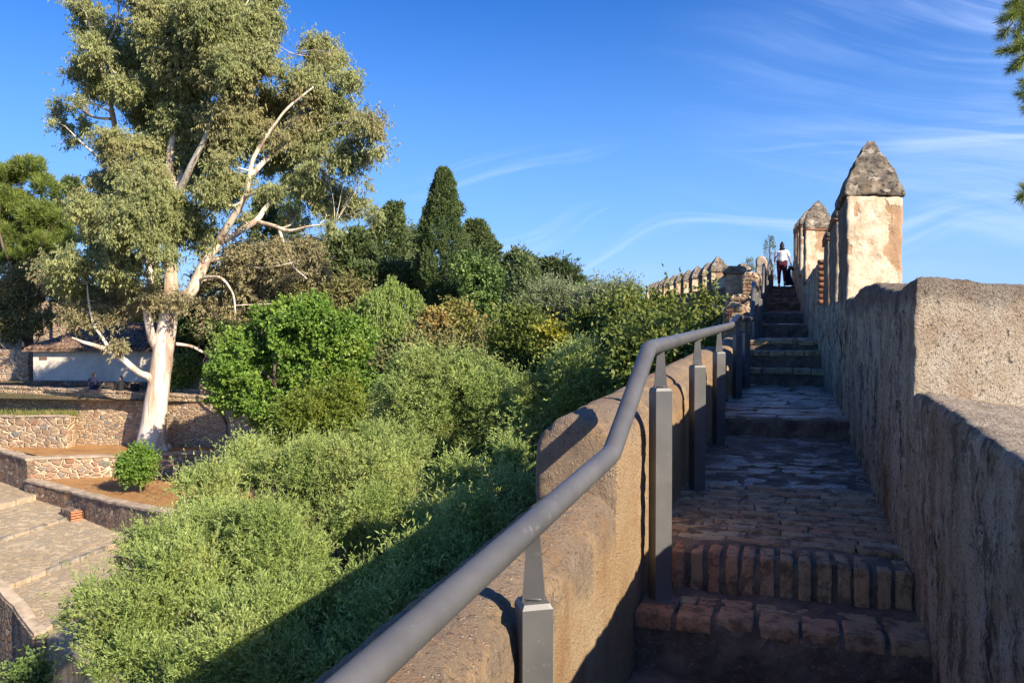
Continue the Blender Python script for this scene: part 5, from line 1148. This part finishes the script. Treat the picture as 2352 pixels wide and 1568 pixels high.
def head(c, yaw=0.):                        # facing +y before yaw
    c = np.array(c, float); R2 = np.array([[math.cos(yaw), -math.sin(yaw), 0], [math.sin(yaw), math.cos(yaw), 0], [0, 0, 1]])
    f = lambda v: c + R2@np.array(v, float)
    return [(f((0, 0, 0.012)), (.074, .092, .108), yaw), (f((0, .03, -.06)), (.052, .055, .058), yaw), (f((0, .088, -.01)), f((0, .108, -.035)), .010, .014),
            (f((-.078, -.005, -.015)), (.012, .02, .032), yaw), (f((.078, -.005, -.015)), (.012, .02, .032), yaw), (f((0, .09, -.062)), (.024, .012, .008), yaw),
            (f((-.03, .082, .012)), (.014, .01, .008), yaw), (f((.03, .082, .012)), (.014, .01, .008), yaw)]
# woman climbing: facing +y (up the stairs), right foot trailing
wp = RP(1795, 29.9, 0); fz = 1.535
wm = thing('person', (wp[0], wp[1], fz), 'woman in white top and maroon trousers climbing the stairs, seen from behind', 'person')
hipL, hipR, kL, kR, aL, aR = (-.09, 0, .86), (.09, 0, .86), (-.10, .10, .50), (.10, .02, .47), (-.10, .03, .09), (.10, -.20, .16)
shL, shR = (-.18, .03, 1.30), (.18, .03, 1.30); eL, eR = (-.255, .06, 1.06), (.27, -.01, 1.06); wL, wR = (-.27, .24, .97), (.32, .06, .84)
body = [((0, 0, .88), (0, .02, 1.06), .135, .115), ((0, .02, 1.06), (0, .03, 1.26), .115, .125), ((-.10, .03, 1.28), (.10, .03, 1.28), .085, .085), ((0, .03, 1.33), (0, .035, 1.43), .055, .05),
        (hipL, kL, .085, .058), (kL, aL, .056, .036), (hipR, kR, .085, .058), (kR, aR, .056, .036), (aL, (-.10, .14, .04), .038, .032), (aR, (.10, -.13, .05), .036, .030),
        (shL, eL, .048, .036), (eL, wL, .036, .025), (shR, eR, .048, .036), (eR, wR, .036, .025), (hipL, hipR, .10, .10)]
body += hand(wL, (0, .9, -.2), (0, 0, 1), (.6, 0, -.5)) + hand(wR, (.15, .1, -1), (0, 1, 0), (-1, 0, 0)) + head((0, .05, 1.515))
fused('body', body, M['skin'], wm, 0, .0085)
fused('hair', [((0, .035, 1.545), (.086, .098, .10), 0), ((0, .0, 1.50), (.080, .085, .10), 0), ((0, -.02, 1.64), (.048, .048, .042), 0), ((0, -.02, 1.42), (.095, .07, .05), 0), ((-.05, -.01, 1.40), (.06, -.01, 1.40), .05, .05)], M['hair'], wm, 0, .012)
fused('top', [((0, 0, .985), (0, .02, 1.08), .150, .142), ((0, .02, 1.08), (0, .03, 1.24), .142, .142), ((-.11, .03, 1.28), (.11, .03, 1.28), .095, .095), (shL, (-.222, .04, 1.17), .068, .068), (shR, (.228, .02, 1.17), .068, .068), ((-.1, .02, 1.1), (.1, .02, 1.1), .10, .10), ((-.09, .0, 1.0), (.09, .0, 1.0), .105, .105)], M['tee'], wm, 0, .014)
fused('trousers', [((-.08, -.01, .92), (.08, -.01, .92), .125, .125), (hipL, kL, .115, .078), (kL, (-.10, .03, .14), .076, .055), (hipR, kR, .115, .078), (kR, (.10, -.18, .21), .076, .055), ((-.05, -.04, .84), (.05, -.04, .84), .11, .11)], M['maroon'], wm, 0, .014)
fused('shoe', [((-.10, -.03, .055), (-.10, .16, .04), .048, .040)], M['shoe'], wm, 0, .01); fused('shoe', [((.10, -.24, .13), (.10, -.08, .05), .048, .040)], M['shoe'], wm, 0, .01)
hb = thing('handbag', (wp[0]+.36, wp[1]+.04, fz+.5), 'dark brown handbag in the right hand of the climbing woman', 'bag')
mb = MB(); mb.add(*rbox((wp[0]+.27, wp[1]-.02, fz+.60), (wp[0]+.45, wp[1]+.09, fz+.76), .03, .03, 0, lambda P: np.column_stack([P[:, 0] + (P[:, 2]-fz-.6)*-.35, P[:, 1], P[:, 2] + (P[:, 0]-wp[0]-.36)*-.3]), .004, 12)); mb.build('pouch', M['leather'], hb)
mb = MB(); mb.add(*tube(smooth_path([(wp[0]+.26, wp[1]+.03, fz+.74), (wp[0]+.31, wp[1]+.05, fz+.85), (wp[0]+.38, wp[1]+.03, fz+.72)], 4), .008, 6)); mb.build('strap', M['leather'], hb)
ck = thing('coat', (wp[0]+.28, wp[1]+.1, fz+.05), 'dark blue coat hanging from the arm of the climbing woman', 'coat')
def drape(P):
    t_ = np.clip((fz+.70-P[:, 2])/.66, 0, 1); x = P[:, 0]-wp[0]; return np.column_stack([wp[0] + .24 + (x-.24)*(.35+.95*t_) + .02*np.sin(P[:, 2]*9), P[:, 1] + .03*np.sin(x*38)*t_, P[:, 2]])
mb = MB(); mb.add(*rbox((wp[0]+.10, wp[1]+.06, fz+.04), (wp[0]+.38, wp[1]+.15, fz+.70), .02, .03, 0, drape, .008, 9)); mb.build('cloth', M['navy'], ck, smooth=True)
# the two seated men on the retaining wall (facing away)
def seated(px, py, z, label, jacket, yaw, hyaw, lean, hairm, turn=0.):
    q = W(px, py, z); t = thing('person', q, label, 'person')
    Y = yaw
    b = [((0, 0, .12), (0, .02+lean*.3, .32), .14, .13), ((0, .02+lean*.3, .32), (0, lean, .52), .13, .14), ((-.12, lean, .55), (.12, lean, .55), .08, .08), ((0, lean, .60), (0, lean+.02, .68), .06, .055),
         ((-.10, .04, .10), (-.12, .46, .11), .085, .062), ((-.12, .46, .11), (-.12, .48, -.30), .056, .04), ((.10, .04, .10), (.12, .46, .11), .085, .062), ((.12, .46, .11), (.12, .48, -.30), .056, .04),
         ((-.12, .47, -.34), (-.12, .62, -.37), .04, .035), ((.12, .47, -.34), (.12, .62, -.37), .04, .035),
         ((-.21, lean, .54), (-.27, lean+.02, .27), .05, .04), ((-.27, lean+.02, .27), (-.15, .30, .20), .04, .028), ((.21, lean, .54), (.28, lean+.02, .27), .05, .04), ((.28, lean+.02, .27), (.17, .28, .20), .04, .028)]
    b += hand((-.15, .30, .20), (.3, .9, -.1), (1, 0, 0), (0, 0, -1)) + hand((.17, .28, .20), (-.3, .9, -.1), (-1, 0, 0), (0, 0, -1)) + head((0, lean+.03, .795), hyaw)
    fused('body', b, M['skin'], t, Y, .010)
    hx = lambda x, y: (x*math.cos(hyaw)-y*math.sin(hyaw), lean+.03 + x*math.sin(hyaw)+y*math.cos(hyaw))
    a1, a2 = hx(0, -.012), hx(0, -.03); fused('hair', [((a1[0], a1[1], .825), (.084, .092, .098), hyaw), ((a2[0], a2[1], .79), (.08, .075, .09), hyaw)], M[hairm], t, Y, .013)
    fused('jacket', [((0, 0, .06), (0, .02+lean*.3, .32), .185, .17), ((0, .02+lean*.3, .32), (0, lean, .50), .17, .165), ((-.14, lean, .54), (.14, lean, .54), .105, .105), ((-.21, lean, .54), (-.27, lean+.02, .27), .075, .062), ((-.27, lean+.02, .27), (-.17, .26, .21), .062, .045), ((.21, lean, .54), (.28, lean+.02, .27), .075, .062), ((.28, lean+.02, .27), (.19, .24, .21), .062, .045), ((0, lean, .62), (0, lean, .64), .085, .075)], M[jacket], t, Y, .016)
    fused('trousers', [((-.1, 0, .10), (-.12, .46, .11), .105, .08), ((-.12, .46, .11), (-.12, .48, -.28), .075, .058), ((.1, 0, .10), (.12, .46, .11), .105, .08), ((.12, .46, .11), (.12, .48, -.28), .075, .058), ((-.07, -.02, .11), (.07, -.02, .11), .12, .12)], M['jean'], t, Y, .016)
    for x_ in (-.12, .12): fused('shoe', [((x_, .44, -.36), (x_, .64, -.385), .05, .042)], M['black'], t, Y, .014)
    return t
seated(215, 895, 41.45, 'man in navy jacket sitting on the retaining wall, back to the viewer', 'navy', TH+.05, 0, .03, 'hair')
seated(277, 903, 41.35, 'man in black jacket sitting on the retaining wall, head turned left', 'black', TH+.25, 1.25, .06, 'greyhair')
bq = W(310, 901, 41.3); bg_ = thing('backpack', bq, 'black backpack standing on the retaining wall between seated man and trunk', 'bag')
mb = MB(); mb.add(*rbox((-.22, -.13, -.02), (.22, .15, .46), .05, .09, 0, lambda P: P*[1, 1, 1] + np.array(bq), .015, 6)); mb.build('pack', M['black'], bg_, smooth=True)
mb = MB(); mb.add(*rbox((-.15, -.20, .03), (.15, -.12, .26), .05, .04, 0, lambda P: P + np.array(bq), .006, 6)); mb.build('pocket', M['black'], bg_, smooth=True)
mb = MB(); mb.add(*tube(smooth_path([np.array(bq)+[-.06, 0, .44], np.array(bq)+[0, 0, .52], np.array(bq)+[.06, 0, .44]], 4), .012, 6)); mb.build('handle', M['black'], bg_)
